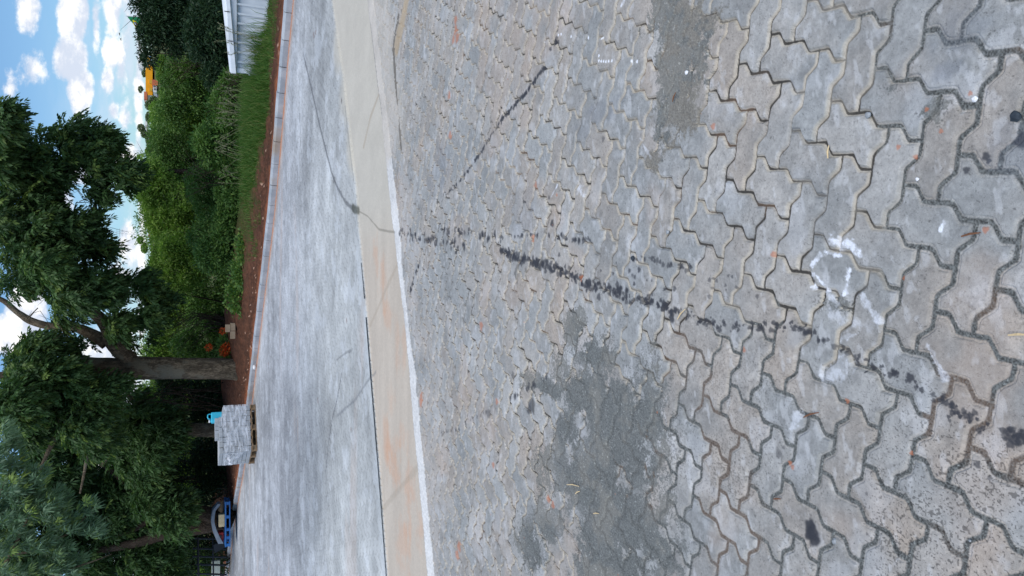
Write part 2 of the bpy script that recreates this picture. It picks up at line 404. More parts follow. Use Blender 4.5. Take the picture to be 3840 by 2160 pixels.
# --- the road beyond the gutter: same pavers under dust
st = fbm(X * .5, Y * 1.0, 1.3, 101, 5, .62); st2 = fbm(X, Y * .8, 5, 111, 4, .65)
far_t = sst(Y, 8, 15)[:, None]
rc_near = lin(176, 179, 178); rc_far = lin(165, 168, 172)
road = rc_near * (1 - far_t) + rc_far * far_t
road = road * (.70 + .62 * st[:, None]) * (.76 + .48 * st2[:, None]) * (.72 + .56 * fbm(X * .28, Y * .9, 2.2, 115, 4, .6))[:, None] * (.90 + .2 * h4[:, None])
jr = (1 - sst(dd, .003, .010)) * .22 * (1 - sst(Y, 12, 22) * .6); road = road * (1 - jr[:, None])
drk = sst(fbm(X * .7, Y * .35, .45, 121, 4), .50, .66) * .24; road = road * (1 - drk[:, None])
lig = sst(fbm(X * .8, Y * .8, 3.2, 131, 5, .7), .55, .66) * .30; road = road * (1 - lig[:, None]) + lin(206, 212, 218) * lig[:, None]
pk = sst(fbm(X * .3, Y * 1.5, .9, 141, 4), .60, .72) * .28; road = road * (1 - pk[:, None]) + lin(186, 166, 152) * pk[:, None]
# dusty smooth concrete apron at the upper right, beside the gutter
apr = np.full(N, -9.0)
for b in [(1330, 60, 90, 170), (1340, 300, 70, 200), (1350, 480, 60, 180), (1380, 640, 50, 140)]: apr = np.maximum(apr, blob(*b))
ap = sst(apr + (st - .5) * .6 + .2, 0, .5)[:, None]
con = lin(186, 181, 168) * (.90 + .2 * st2)[:, None] * (.97 + .06 * n_fin)[:, None]
# gutter concrete
gut = lin(184, 174, 160) * (.86 + .28 * fbm(X * .5, Y * 3, 2.2, 151, 4))[:, None] * (.95 + .1 * n_fin)[:, None]
gm = sst(X, .1, .9)[:, None]; gut = gut * (1 - gm) + lin(184, 179, 167) * (.90 + .2 * st2)[:, None] * gm
for (x, y, rx, ry, k) in [(1425, 1040, 12, 130, .8), (1465, 1720, 22, 90, .9), (1440, 1190, 16, 60, .6), (1440, 1660, 18, 120, .7), (1520, 1880, 25, 130, .8), (1560, 1990, 20, 90, .7), (1510, 1640, 18, 60, .6),
                          (1480, 1290, 10, 120, .5), (1505, 1330, 10, 100, .5), (1400, 960, 10, 70, .7), (1500, 2060, 30, 120, .6), (1455, 1500, 16, 80, .4)]:
    q = sst(blob(x, y, rx * 1.25, ry * 1.2) + (st2 - .5) * 1.8 + (fbm(X * .35, Y * 2.2, 6, 155, 3) - .5) * 1.2, 0, .9)[:, None] * k * .5
    gut = gut * (1 - q) + lin(196, 150, 118) * q
road = road * (1 - ap) + con * ap
edge_s = (1 - sst(np.abs(Y - yl - .1), .04, .16))[:, None] * .35 * (1 - gm)      # pale concrete edge of the road
road = road * (1 - edge_s) + lin(190, 196, 198) * edge_s
# red dust washed along the kerb foot
kd = kerbY(X) - Y
kf = (sst(.75 - kd + (st2 - .5) * .5, 0, .6) * .55)[:, None]; road = road * (1 - kf) + lin(176, 152, 134) * kf
kf = (sst(.26 - kd + (st2 - .5) * .22, 0, .14) * .85)[:, None]; road = road * (1 - kf) + lin(178, 118, 84) * kf
# mortar strip
mort = lin(206, 206, 204) * (.8 + .4 * n_mid)[:, None] * (.85 + .3 * n_spk3)[:, None]
in_road = d_l > 0; in_gut = (d_r > 0) & ~in_road
in_mort = (d_r <= 0) & (d_w > 0)
in_pav = ~(in_road | in_gut | in_mort)
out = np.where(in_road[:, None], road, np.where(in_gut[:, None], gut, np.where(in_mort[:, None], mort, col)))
mfade = (sst(X + (n_mid - .5), .7, 1.3) * in_mort)[:, None] * .75
out = out * (1 - mfade) + lin(180, 172, 160) * (.8 + .4 * n_mid)[:, None] * mfade
# right end of the gutter fades into the apron; dirt over the pavers beyond it
endf = (sst(X, .9, 1.5) * sst(yr + .25 - Y, -.4, .1) * sst(Y - yr + .9, 0, .4))[:, None] * .55
out = np.where(in_pav[:, None], out * (1 - endf) + lin(186, 180, 168) * (.85 + .3 * n_mid)[:, None] * endf, out)
# dust on the pavers just in front of the mortar strip
df = (sst(.9 + (Y - yw), 0, .8) * in_pav * .38 * sst(n_mid + st * .4, .4, .9))[:, None]
out = out * (1 - df) + lin(180, 176, 172) * df
z_r = -.004 + (st2 - .5) * .004 - .004 * (1 - sst(dd, .002, .008)) * (1 - ap[:, 0])
z_g = -.022 + (st - .5) * .004
z_m = .003 + (n_mid - .5) * .010 + (n_spk3 - .5) * .004
Z = np.where(in_road, z_r, np.where(in_gut, z_g, np.where(in_mort, z_m, z_p)))

def near_mask(pts, rad):
    """signed distance in metres to a polyline laid on the ground"""
    P_ = pl_g(pts); best_ = np.full(N, 9.0)
    for a, b in zip(P_[:-1], P_[1:]):
        lo = np.minimum(a, b) - rad * 4; hi = np.maximum(a, b) + rad * 4
        i = np.where((X > lo[0]) & (X < hi[0]) & (Y > lo[1]) & (Y < hi[1]))[0]
        if not len(i): continue
        ab = b - a; tq = np.clip(((X[i] - a[0]) * ab[0] + (Y[i] - a[1]) * ab[1]) / (ab @ ab), 0, 1)
        best_[i] = np.minimum(best_[i], np.hypot(X[i] - a[0] - tq * ab[0], Y[i] - a[1] - tq * ab[1]))
    return best_
def stroke(pts, wd, c_, k=1.0, rough_=.6, soft=.6):
    d = near_mask(pts, wd * 2 + .03); d = d + (n_mid - .5) * wd * rough_ * 2
    q = ((1 - sst(d, wd * (1 - soft), wd * 1.1)) * k)[:, None]
    global out
    out = out * (1 - q) + np.asarray(c_) * q
dkline = lin(70, 72, 76)
# straight dark gap along the far edge of the gutter
stroke([(1388, 87), (1410, 250), (1431, 425)], .012, lin(110, 112, 110), .7, .2)
# cracks and joints across the road and gutter
stroke([(1137, 205), (1155, 280), (1175, 370), (1195, 460), (1215, 540), (1243, 650), (1262, 700), (1295, 760), (1325, 785)], .035, dkline, .62, .5)
stroke([(1122, 430), (1128, 560), (1140, 690)], .03, dkline, .45, .5)
stroke([(1320, 780), (1338, 790)], .05, lin(82, 84, 76), .85)
stroke([(1338, 792), (1370, 810), (1412, 860), (1450, 868), (1480, 870)], .012, lin(120, 116, 104), .6, .5)
stroke([(1484, 985), (1440, 1080), (1378, 1225)], .028, lin(158, 144, 126), .38, .4)
stroke([(1565, 1745), (1500, 1820), (1430, 1905)], .035, lin(152, 142, 126), .32, .4)
stroke([(1420, 330), (1380, 440), (1355, 550)], .025, lin(160, 146, 126), .6, .4)
stroke([(1292, 400), (1305, 520), (1325, 680)], .02, lin(120, 122, 120), .5, .5)
stroke([(1280, 1400), (1262, 1500), (1245, 1570), (1230, 1660), (1222, 1750)], .02, dkline, .6, .4)
stroke([(1400, 1395), (1330, 1500), (1262, 1560)], .02, lin(110, 114, 118), .5, .6)
stroke([(1160, 1600), (1172, 1720)], .02, dkline, .5, .4)
stroke([(1316, 1315), (1300, 1320), (1260, 1350)], .02, dkline, .4, .5)
stroke([(1008, 1210), (1012, 1260)], .03, dkline, .4)
# brown strip and gritty edge at the upper right
bs = near_mask([(1535, -60), (1508, 80), (1487, 170)], .3)
q = ((1 - sst(bs + (n_mid - .5) * .05, .05, .10)) * .85)[:, None]; out = out * (1 - q) + lin(168, 152, 128) * (.85 + .3 * n_mid)[:, None] * q
stroke([(1497, 55), (1482, 120), (1474, 180), (1485, 330), (1496, 450), (1505, 560)], .022, lin(84, 78, 68), .75, 1.4)
# spots: dark drips
spots = []
def trail(pts, n, r0, r1, jit, k=.85, c_=None):
    P_ = pl_g(pts); s_ = np.r_[0, np.cumsum(np.hypot(*np.diff(P_, axis=0).T))]
    for q_ in np.sort(RNG.random(n)) * s_[-1]:
        x_ = np.interp(q_, s_, P_[:, 0]) + RNG.normal(0, jit); y_ = np.interp(q_, s_, P_[:, 1]) + RNG.normal(0, jit * .6)
        spots.append((x_, y_, RNG.uniform(r0, r1), k * RNG.uniform(.75, 1), c_))
S_ = 1.4907
def o2(*p): return [(a * S_, b * S_) for a, b in p]
trail(o2((1005, 583), (1040, 597), (1070, 600), (1100, 607), (1130, 612), (1168, 620)), 60, .014, .026, .018)
trail(o2((1100, 575), (1150, 582), (1200, 588), (1260, 600)), 40, .010, .022, .012)
trail(o2((1258, 630), (1300, 648), (1350, 662), (1400, 680)), 120, .008, .022, .013, .85)
trail(o2((1400, 680), (1450, 700), (1480, 715), (1530, 730), (1580, 745)), 110, .006, .016, .011, .88)
trail(o2((1580, 745), (1650, 765), (1690, 780), (1740, 795), (1790, 810), (1818, 824)), 90, .004, .012, .010, .88)
trail(o2((1818, 824), (1900, 822), (1990, 818), (2060, 850), (2120, 885)), 52, .004, .010, .009, .85)
trail(o2((1260, 598), (1350, 590), (1400, 597), (1485, 608)), 40, .006, .014, .006)
trail(o2((1585, 650), (1650, 655), (1690, 665), (1745, 683)), 24, .005, .012, .006)
trail(o2((1400, 640), (1480, 690), (1560, 700), (1700, 730)), 24, .004, .013, .03)
trail(o2((1255, 308), (1290, 270), (1320, 240), (1345, 205), (1370, 168)), 110, .007, .014, .006)
trail(o2((1385, 120), (1405, 95)), 8, .008, .018, .02)
trail(o2((1255, 308), (1215, 375), (1180, 425), (1150, 465), (1120, 490)), 80, .007, .014, .006)
trail(o2((1062, 650), (1040, 700), (1028, 750)), 16, .012, .026, .006)
trail(o2((1110, 1090), (1150, 1078), (1190, 1055), (1225, 1035)), 26, .008, .016, .008, .6)
trail(o2((1285, 1000), (1340, 970), (1385, 948)), 22, .008, .018, .01, .7)
trail(o2((1780, 715), (1850, 720), (1920, 760)), 12, .004, .010, .02, .7)
trail(o2((1990, 815), (2025, 832), (2060, 850)), 9, .004, .008, .004)
trail(o2((2120, 880), (2160, 905), (2240, 935), (2330, 985), (2400, 1030)), 40, .003, .010, .008, .85)
trail(o2((2380, 1030), (2440, 1045), (2470, 1080)), 26, .003, .009, .012, .85)
trail(o2((2510, 1070), (2576, 1110)), 18, .004, .010, .008, .85)
trail(o2((2150, 1290), (2400, 1300)), 14, .002, .006, .12, .6)
for (x_, y_, r_, k_) in [(2036, 1322, .020, .94), (2042, 1340, .027, .94), (2046, 1358, .022, .92), (2034, 1345, .020, .9), (2290, 950, .013, .9), (2552, 1106, .015, .88), (2575, 1092, .014, .85), (2430, 1045, .009, .8), (2459, 1169, .009, .75), (2540, 1118, .010, .8),
                         (2480, 393, .010, .85), (2487, 405, .007, .85), (2430, 428, .009, .8), (2571, 352, .020, .9), (1507, 747, .018, .75), (1380, 497, .012, .6), (1482, 712, .022, .9), (1690, 800, .020, .9), (1700, 780, .014, .9),
                         (1670, 765, .017, .9), (1412, 590, .014, .9), (1388, 562, .02, .85), (1590, 650, .012, .95), (1518, 350, .014, .5), (1958, 1142, .014, .5), (1290, 945, .02, .6), (1338, 1020, .04, .7), (1330, 1030, .03, .7), (1228, 1040, .03, .5)]:
    g_ = gnd(x_ * S_, y_ * S_); spots.append((g_[0], g_[1], r_, k_, None))
# pale drips and orange specks
WH = lin(232, 236, 242); OR = lin(178, 108, 72)
for (x_, y_) in [(1507, 140), (1507, 153), (1513, 154), (1519, 154), (1525, 155), (1532, 154), (1540, 153), (1588, 153), (1592, 160), (1604, 155), (1437, 92), (1478, 92), (1480, 95), (1513, 96), (1518, 96), (1405, 88), (1412, 86), (1370, 105)]:
    g_ = gnd(x_ * S_, y_ * S_); spots.append((g_[0], g_[1], .007, .9, WH))
for (x_, y_, r_) in [(1347, 465, .02), (1795, 318, .012), (1943, 640, .010), (2478, 578, .008), (2368, 330, .006), (2260, 370, .007), (2300, 395, .006), (2128, 1008, .008), (1985, 1165, .008), (1993, 1175, .008), (2440, 235, .006), (2330, 275, .006),
                     (1060, 998, .05), (1058, 1012, .04), (1155, 1375, .07), (1150, 1395, .08), (1240, 1170, .02), (1378, 1255, .02), (1390, 1270, .02), (1145, 75, .035), (1140, 100, .03), (1150, 95, .05), (1145, 50, .03), (1130, 240, .03), (1132, 340, .03),
                     (1250, 1010, .02), (1460, 700, .015), (1210, 820, .03), (1340, 600, .02), (1400, 490, .01), (2270, 700, .006), (1870, 880, .01), (2290, 1140, .006)]:
    g_ = gnd(x_ * S_, y_ * S_); spots.append((g_[0], g_[1], min(r_, .035), .6, OR))
for k in range(45):
    x_, y_ = RNG.uniform(-1.5, 1.5), RNG.uniform(1.1, 5); spots.append((x_, y_, RNG.uniform(.002, .006), .5, None if RNG.random() < .6 else OR))
for k in range(60):
    x_, y_ = RNG.uniform(-6, 5), RNG.uniform(7, 20); spots.append((x_, y_, RNG.uniform(.02, .05), .5, lin(110, 70, 55) if RNG.random() < .5 else lin(70, 70, 72)))
Ymax_row = Yr
for (x_, y_, r_, k_, c_) in spots:
    r2_ = r_ * 1.6; i0 = np.searchsorted(Yr, y_ - r2_); i1 = np.searchsorted(Yr, y_ + r2_)
    if i1 <= i0: continue
    sl = slice(i0 * nc, i1 * nc); xs, ys = X[sl], Y[sl]
    i = np.where(np.abs(xs - x_) < r2_)[0]
    if not len(i): continue
    idx = i + i0 * nc
    an = np.arctan2(ys[i] - y_, xs[i] - x_); rr = r_ * (1 + .14 * np.sin(3 * an + x_ * 90) + .08 * np.sin(5 * an + y_ * 70))
    q = ((1 - sst(np.hypot(xs[i] - x_, ys[i] - y_) / rr, .60, 1.2)) * k_)[:, None]
    cc = lin(52, 54, 60) if c_ is None else np.asarray(c_)
    out[idx] = out[idx] * (1 - q) + cc * q
def scuff(pts, wd, k):
    global out
    d = near_mask(pts, wd * 2 + .03) + (n_mid - .5) * wd * 1.2 + (fbm(X, Y, 60, 77, 3, .7) - .5) * wd * 2.2
    q = ((1 - sst(d, wd * .2, wd * 1.0)) * min(1, k * 1.25) * (.35 + .65 * sst(n_fin + n_spk * .3, .45, .8)))[:, None]
    out = out * (1 - q) + lin(225, 230, 238) * q
# white scuffs on the near pavers, damp streaks
for pts, wd, k in [([(3040, 1030), (3052, 1080)], .007, .8), ([(3050, 1025), (3095, 1085)], .006, .75), ([(3070, 955), (3045, 1000)], .007, .7), ([(3180, 1015), (3165, 1100)], .006, .85), ([(3120, 900), (3160, 925)], .010, .7), ([(3175, 900), (3215, 945)], .010, .7),
                   ([(3090, 945), (3150, 960)], .004, .8), ([(3095, 1090), (3140, 1140)], .006, .5), ([(3120, 1180), (3270, 1230)], .012, .28), ([(3240, 1120), (3290, 1200)], .008, .4), ([(3160, 1270), (3220, 1250)], .006, .5), ([(3100, 1410), (3170, 1370)], .018, .35), ([(2960, 1610), (2990, 1560)], .012, .35),
                   ([(2090, 694), (2065, 738)], .003, .8), ([(2170, 705), (2188, 722)], .02, .45), ([(3525, 860), (3535, 830)], .004, .8), ([(2330, 20), (2340, 0)], .008, .6), ([(2440, 590), (2400, 520)], .004, .3), ([(3480, 1300), (3540, 1420)], .006, .35)]:
    scuff(pts, wd * 1.6, k)
for pts in ([(2066, 800), (2052, 845), (2042, 868)], [(2035, 955), (2025, 995)], [(1945, 985), (1932, 1025), (1940, 1060)], [(1970, 1010), (1975, 1050)], [(1995, 1500), (2000, 1550)]):
    stroke(pts, .014, lin(86, 84, 80), .6, .8, .9)
for (x, y, rx, ry, k) in [(1640, 640, 60, 120, .25), (2180, 490, 60, 90, .18), (2260, 420, 90, 50, .22), (1950, 800, 60, 120, .2), (3600, 130, 180, 120, .25), (3780, 560, 120, 160, .22), (3560, 260, 80, 60, .35)]:
    q = (sst(blob(x, y, rx, ry) + th * .6, 0, .6) * k * in_pav)[:, None]; out = out * (1 - q) + lin(98, 108, 122) * q
out = np.clip(out, .004, .85)

V = np.c_[X, Y, Z]
idx = np.arange(N).reshape(nr, nc)
quads = np.stack([idx[:-1, :-1], idx[:-1, 1:], idx[1:, 1:], idx[1:, :-1]], -1).reshape(-1, 4)
q0 = idx[:-1, :-1].ravel()
inside = (kd > -.02)[quads].any(1)
region = np.where(in_road, 2, np.where(in_gut | in_mort, 1, 0))[q0]
def ground_mat(name, bs, spec):
    m, nt = new_mat(name)
    a = nt.nodes.new('ShaderNodeAttribute'); a.attribute_name = 'Col'; co = obj_co(nt)
    n1 = noise(nt, co, 420, 2, .6); n2 = noise(nt, co, 60, 5, .65)
    g = mth(nt, 'MULTIPLY_ADD', n1, .5, .75); g2 = mth(nt, 'MULTIPLY', g, mth(nt, 'MULTIPLY_ADD', n2, .4, .8))
    cc = nt.nodes.new('ShaderNodeCombineColor')
    for i in range(3): nt.links.new(g2, cc.inputs[i])
    c_ = mixc(nt, 1.0, a.outputs['Color'], cc.outputs[0], 'MULTIPLY')
    finish(nt, c_, .85, mth(nt, 'ADD', n1, mth(nt, 'MULTIPLY', n2, 1.5)), bs, .002, spec)
    return m
M_pav = ground_mat('concrete_pavers', .6, .35); M_gut = ground_mat('gutter_concrete', .3, .3); M_road = ground_mat('dusty_pavers', .5, .3)
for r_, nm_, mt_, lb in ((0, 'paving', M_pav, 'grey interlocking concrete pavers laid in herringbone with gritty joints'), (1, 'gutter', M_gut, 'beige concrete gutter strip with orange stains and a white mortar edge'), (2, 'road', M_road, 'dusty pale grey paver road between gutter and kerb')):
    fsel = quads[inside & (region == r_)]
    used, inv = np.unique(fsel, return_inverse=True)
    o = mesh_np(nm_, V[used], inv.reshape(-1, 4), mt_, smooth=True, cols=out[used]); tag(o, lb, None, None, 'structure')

# near-black ribbon painted as the shade in the gap between road slab and gutter
M_gap = noisy_mat('gap_shadow', tuple(lin(26, 27, 27)), tuple(lin(36, 36, 34)))
for pts_, w0_, w1_ in (([(1356, 985), (1361, 1060), (1364, 1120)], .003, .007), ([(1371, 1190), (1388, 1400), (1403, 1583), (1424, 1846), (1440, 2060), (1452, 2230)], .009, .004)):
    P_ = pl_g(pts_); gv = []
    for k, p_ in enumerate(P_):
        x_ = p_[0]; y_ = float(lineY(GL, np.array([x_]))[0]); w_ = w0_ + (w1_ - w0_) * k / (len(P_) - 1)
        gv += [(x_, y_ - w_ - .004, -.001), (x_, y_ + w_ - .004, .0015)]
    o = mesh_np('gutter_gap_shade', gv, [[2 * i, 2 * i + 2, 2 * i + 3, 2 * i + 1] for i in range(len(P_) - 1)], M_gap); tag(o, 'thin dark ribbon painted as the shade in the gap along the far edge of the gutter', None, None, 'structure')
# ------------------------------------------------------------------ kerb
M_kerb = noisy_mat('kerb_concrete', lin(148, 156, 164), lin(176, 182, 188), 3, lin(150, 140, 128), 1.5, bump=.4, bdist=.004, fine=80, amp=.2)
kv, kf_ = [], []
# one stone per 0.5 m with an open joint
for i in range(len(KP) - 1):
    a, b = KP[i], KP[i + 1]; na, nb = KN[i], KN[i + 1]; tdir = (b - a) / np.linalg.norm(b - a)
    a = a + tdir * .007; b = b - tdir * .007
    dz = RNG.uniform(-.004, .004); dn = RNG.uniform(-.006, .006)
    pr = [(-.0, -.05), (.004, .085), (.022, .118), (.112, .120), (.128, .108), (.13, -.05)]
    n0 = len(kv)
    for (p_, n_) in ((a, na), (b, nb)):
        for (o_, z_) in pr:
            kv.append((p_[0] + n_[0] * (o_ + dn), p_[1] + n_[1] * (o_ + dn), z_ + dz))
    m = len(pr)
    for k in range(m - 1): kf_.append([n0 + k, n0 + k + 1, n0 + m + k + 1, n0 + m + k])
    kf_.append([n0 + k for k in range(m)]); kf_.append([n0 + m + k for k in range(m)][::-1])
o = mesh_np('kerb', kv, kf_, M_kerb); tag(o, 'curving row of pale grey concrete kerb stones between road and red dirt', None, None, 'structure')
bmk = bmesh.new(); bmk.from_mesh(o.data); bmesh.ops.recalc_face_normals(bmk, faces=bmk.faces[:]); bmk.to_mesh(o.data); bmk.free()
# dark bed showing in the joints
bd = [(p[0] + n[0] * .02, p[1] + n[1] * .02, z) for p, n in zip(KP, KN) for z in (-.04, .085)] + [(p[0] + n[0] * .12, p[1] + n[1] * .12, .085) for p, n in zip(KP, KN)]
nk = len(KP)
bf = [[2 * i, 2 * i + 2, 2 * i + 3, 2 * i + 1] for i in range(nk - 1)] + [[2 * i + 1, 2 * i + 3, 2 * nk + i + 1, 2 * nk + i] for i in range(nk - 1)]
M_dark = noisy_mat('dark_mortar', (.05, .045, .04), (.08, .07, .06))
o = mesh_np('kerb_bed', bd, bf, M_dark); tag(o, 'dark mortar showing in the joints between the kerb stones', None, None, 'structure')

# ------------------------------------------------------------------ red dirt verge, valley and far hill
def ridge(i):
    """ridge height and distance behind the kerb"""
    x = KX[i]
    hh = np.interp(x, [-30, -12, -6, -2.5, -.8, 1.2, 3.2, 5], [.50, .50, .50, .50, .36, .22, .10, .04])
    dd_ = np.interp(x, [-30, -12, -6, -2.5, -.5, 2, 4, 8], [4.0, 4.0, 4.0, 3.6, 3.4, 3.0, 2.6, 2.4])
    return hh, dd_
offs = np.r_[.115, .14, np.linspace(.2, 1, 26)[1:], np.linspace(1.05, 3, 30), 3.4, 4, 5, 7, 10, 14]
vv = []; vc = []
ksub = np.arange(0, len(KP) - 1, .125)
for f_ in ksub:
    i = int(f_); g_ = f_ - i
    p = KP[i] * (1 - g_) + KP[i + 1] * g_; n = KN[i] * (1 - g_) + KN[i + 1] * g_
    h0, r0 = ridge(i); h1_, r1 = ridge(i + 1); hh = h0 * (1 - g_) + h1_ * g_; rr = r0 * (1 - g_) + r1 * g_
    for dq in offs:
        if dq <= rr: z = .10 + (hh - .10) * sst(np.array(dq), .1, rr)
        else: z = hh - 3.4 * sst(np.array(dq), rr, rr + 9)
        vv.append((p[0] + n[0] * dq, p[1] + n[1] * dq, float(z))); vc.append((dq / rr, dq, rr))
vv = np.array(vv); vc = np.array(vc)
nn = fbm(vv[:, 0], vv[:, 1], 1.7, 201, 4); n2 = fbm(vv[:, 0], vv[:, 1], 9, 211, 4)
amp = sst(vc[:, 1], .15, .6)
vv[:, 2] += ((nn - .5) * .14 + (n2 - .5) * .12 + (vnoise(vv[:, 0] * 26, vv[:, 1] * 26, 222) - .5) * .03) * amp
dd1, dd2, dg = lin(108, 74, 58), lin(78, 56, 46), lin(66, 76, 40)
orange = lin(160, 98, 68)
tq = np.clip((n2 - .5) * 2.2 + .5, 0, 1)[:, None]
dc = dd1 * (1 - tq) + dd2 * tq
oq = ((1 - sst(vc[:, 1] + (n2 - .5) * .5, .22, .62)) * .85 )[:, None]; dc = dc * (1 - oq) + orange * (.8 + .5 * n2[:, None]) * oq
gq = (sst(vv[:, 0] + (nn - .5) * 3, .4, 1.6) * sst(vc[:, 0] + (n2 - .5) * .8, .45, .75))[:, None] * .8; dc = dc * (1 - gq) + dg * gq
dc = dc * (.75 + .5 * vnoise(vv[:, 0] * 35, vv[:, 1] * 35, 221)[:, None])
pe = (vnoise(vv[:, 0] * 17, vv[:, 1] * 17, 231) > .93)[:, None] & (vc[:, 1:2] < 1.2)
dc = np.where(pe, lin(196, 160, 138), dc)
no = len(offs); ns = len(ksub)
ii = np.arange(ns * no).reshape(ns, no); qd = np.stack([ii[:-1, :-1], ii[:-1, 1:], ii[1:, 1:], ii[1:, :-1]], -1).reshape(-1, 4)
m, ntx = new_mat('red_dirt')
a = ntx.nodes.new('ShaderNodeAttribute'); a.attribute_name = 'Col'; co = obj_co(ntx)
n1 = noise(ntx, co, 40, 6, .7); g = mth(ntx, 'MULTIPLY_ADD', n1, 1.0, .5)
cc = ntx.nodes.new('ShaderNodeCombineColor')
for i in range(3): ntx.links.new(g, cc.inputs[i])
finish(ntx, mixc(ntx, 1.0, a.outputs['Color'], cc.outputs[0], 'MULTIPLY'), 1.0, n1, .9, .05, .1)
o = mesh_np('dirt_verge', vv, qd, m, smooth=True, cols=dc); tag(o, 'bank of bare red brown dirt and pebbles behind the kerb', None, None, 'structure')

M_val = noisy_mat('valley_green', lin(60, 74, 34), lin(86, 92, 48), .8, lin(96, 78, 52), .3, fine=3, bump=.2)
gx, gy = np.meshgrid(np.linspace(-1, 1, 121), np.linspace(0, 1, 121))
gX = np.sign(gx) * np.abs(gx) ** 1.8 * 1500; gY = -60 + gy ** 2.4 * 2400
gZ = -3.6 + sst(gY, 60, 420) * 0 + 0
gZ = np.interp(gY, [0, 120, 420, 900, 2400], [-4.4, -3.5, 16.5, 36, 36]) + sst(gY, 150, 500) * 6 * (fbm(gX, gY, .004, 301, 4) - .5)
iv = np.arange(121 * 121).reshape(121, 121); qd = np.stack([iv[:-1, :-1], iv[:-1, 1:], iv[1:, 1:], iv[1:, :-1]], -1).reshape(-1, 4)
o = mesh_np('ground', np.c_[gX.ravel(), gY.ravel(), gZ.ravel()], qd, M_val, smooth=True); tag(o, 'green valley floor rising to a distant hillside', None, None, 'structure')
# bed under the near sheets, wider than the picture
M_bed = noisy_mat('bed_paving', lin(150, 152, 154), lin(136, 138, 142), 3, fine=30)
bx = []
for x_ in np.linspace(-26, 22, 49): bx.append((x_, -14, -.06)); bx.append((x_, float(kerbY(x_)) + .05, -.06))
o = mesh_np('paving_bed', bx, [[2 * i, 2 * i + 2, 2 * i + 3, 2 * i + 1] for i in range(48)], M_bed); tag(o, 'plain grey paving outside the picture', None, None, 'structure')

#PART2
# ------------------------------------------------------------------ foliage helpers
def leaf_mat(name, c1, c2, c3, trans=.35, scale=1.2):
    m, nt = new_mat(name)
    a = nt.nodes.new('ShaderNodeAttribute'); a.attribute_name = 'Col'
    sc = nt.nodes.new('ShaderNodeSeparateColor'); nt.links.new(a.outputs['Color'], sc.inputs[0])
    c_ = mixc(nt, sc.outputs[0], c1, c2); c_ = mixc(nt, smst(nt, sc.outputs[1], .72, 1.0), c_, c3)
    p = nt.nodes.new('ShaderNodeBsdfPrincipled'); nt.links.new(c_, p.inputs['Base Color']); p.inputs['Roughness'].default_value = .55
    p.inputs['Specular IOR Level'].default_value = .25
    tr = nt.nodes.new('ShaderNodeBsdfTranslucent'); nt.links.new(mixc(nt, 1.0, c_, (1.1, 1.35, .7), 'MULTIPLY'), tr.inputs[0])
    mx = nt.nodes.new('ShaderNodeMixShader'); mx.inputs[0].default_value = trans
    nt.links.new(p.outputs[0], mx.inputs[1]); nt.links.new(tr.outputs[0], mx.inputs[2])
    o = nt.nodes.new('ShaderNodeOutputMaterial'); nt.links.new(mx.outputs[0], o.inputs[0])
    return m
def unit(v): return v / np.maximum(np.linalg.norm(v, axis=-1, keepdims=True), 1e-9)
def leaves(name, base, dirs, length, width, mat, parent=None, col=None, droop=.15):
    """one folded leaf (two triangles pairs -> two quads) per entry"""
    n = len(base); dirs = unit(dirs)
    rnd_ = unit(RNG.normal(size=(n, 3))); side = unit(np.cross(dirs, rnd_)); nrm = np.cross(side, dirs)
    L = (length * RNG.uniform(.7, 1.25, n))[:, None]; W = (width * RNG.uniform(.7, 1.2, n))[:, None]
    dn = np.array([0, 0, -1.0])
    mid = base + dirs * L * .5 + nrm * W * .25 + dn * L * droop * .2
    tip = base + dirs * L + dn * L * droop
    v = np.stack([base, mid + side * W * .5, tip, mid - side * W * .5], 1).reshape(-1, 3)
    fc = np.arange(n * 4).reshape(n, 4)
    if col is None: col = np.c_[RNG.random(n), RNG.random(n), np.zeros(n)]
    return mesh_np(name, v, fc, mat, parent, cols=np.repeat(col, 4, 0))
def fronds(name, base, dirs, L, nl, ll, lw, mat, parent, col=None, droop=.35, spread=.75):
    """pinnate sprays: leaflets in pairs along a drooping rachis"""
    n = len(base); dirs = unit(dirs); L = (L * RNG.uniform(.65, 1.2, n))[:, None]
    side = unit(np.cross(dirs, np.array([0, 0, 1.0]) + RNG.normal(0, .35, (n, 3)))); nrm = np.cross(side, dirs)
    B, D = [], []
    for k in range(nl):
        t = (k + .6) / nl
        p = base + dirs * L * t + np.array([0, 0, -1.0]) * L * droop * t * t
        for s_ in (-1, 1):
            B.append(p); D.append(dirs * (1 - spread * .55) + side * s_ * spread + nrm * RNG.normal(0, .12, (n, 1)) + np.array([0, 0, -.25]) * (1 + t))
    B.append(base + dirs * L + np.array([0, 0, -1.0]) * L * droop); D.append(dirs + np.array([0, 0, -.6]))
    B = np.concatenate(B); D = np.concatenate(D); k = 2 * nl + 1
    if col is None: col = np.c_[RNG.random(n), RNG.random(n), np.zeros(n)]
    cc = np.tile(col, (k, 1)); cc[:, 0] = np.clip(cc[:, 0] + RNG.normal(0, .12, len(cc)), 0, 1)
    return leaves(name, B, D, ll, lw, mat, parent, cc, .12)
def in_ell(c, r, n, shell=.0):
    """points in an ellipsoid, thicker towards the outside"""
    d = unit(RNG.normal(size=(n, 3))); rr = RNG.uniform(shell, 1, n) ** (1 / 3 if shell == 0 else .7)
    return np.asarray(c) + d * rr[:, None] * np.asarray(r), d
def twigs(mb, a, targets, r0, bend=.15):
    for t in targets:
        a_, t_ = Vector(a), Vector(t); m_ = (a_ + t_) / 2 + Vector(RNG.normal(0, bend, 3)) * (t_ - a_).length
        mb.tube([a_, a_.lerp(m_, .5) + (m_ - a_.lerp(t_, .5)) * .2, m_, m_.lerp(t_, .6), t_], [r0, r0 * .8, r0 * .6, r0 * .4, r0 * .15], 5)
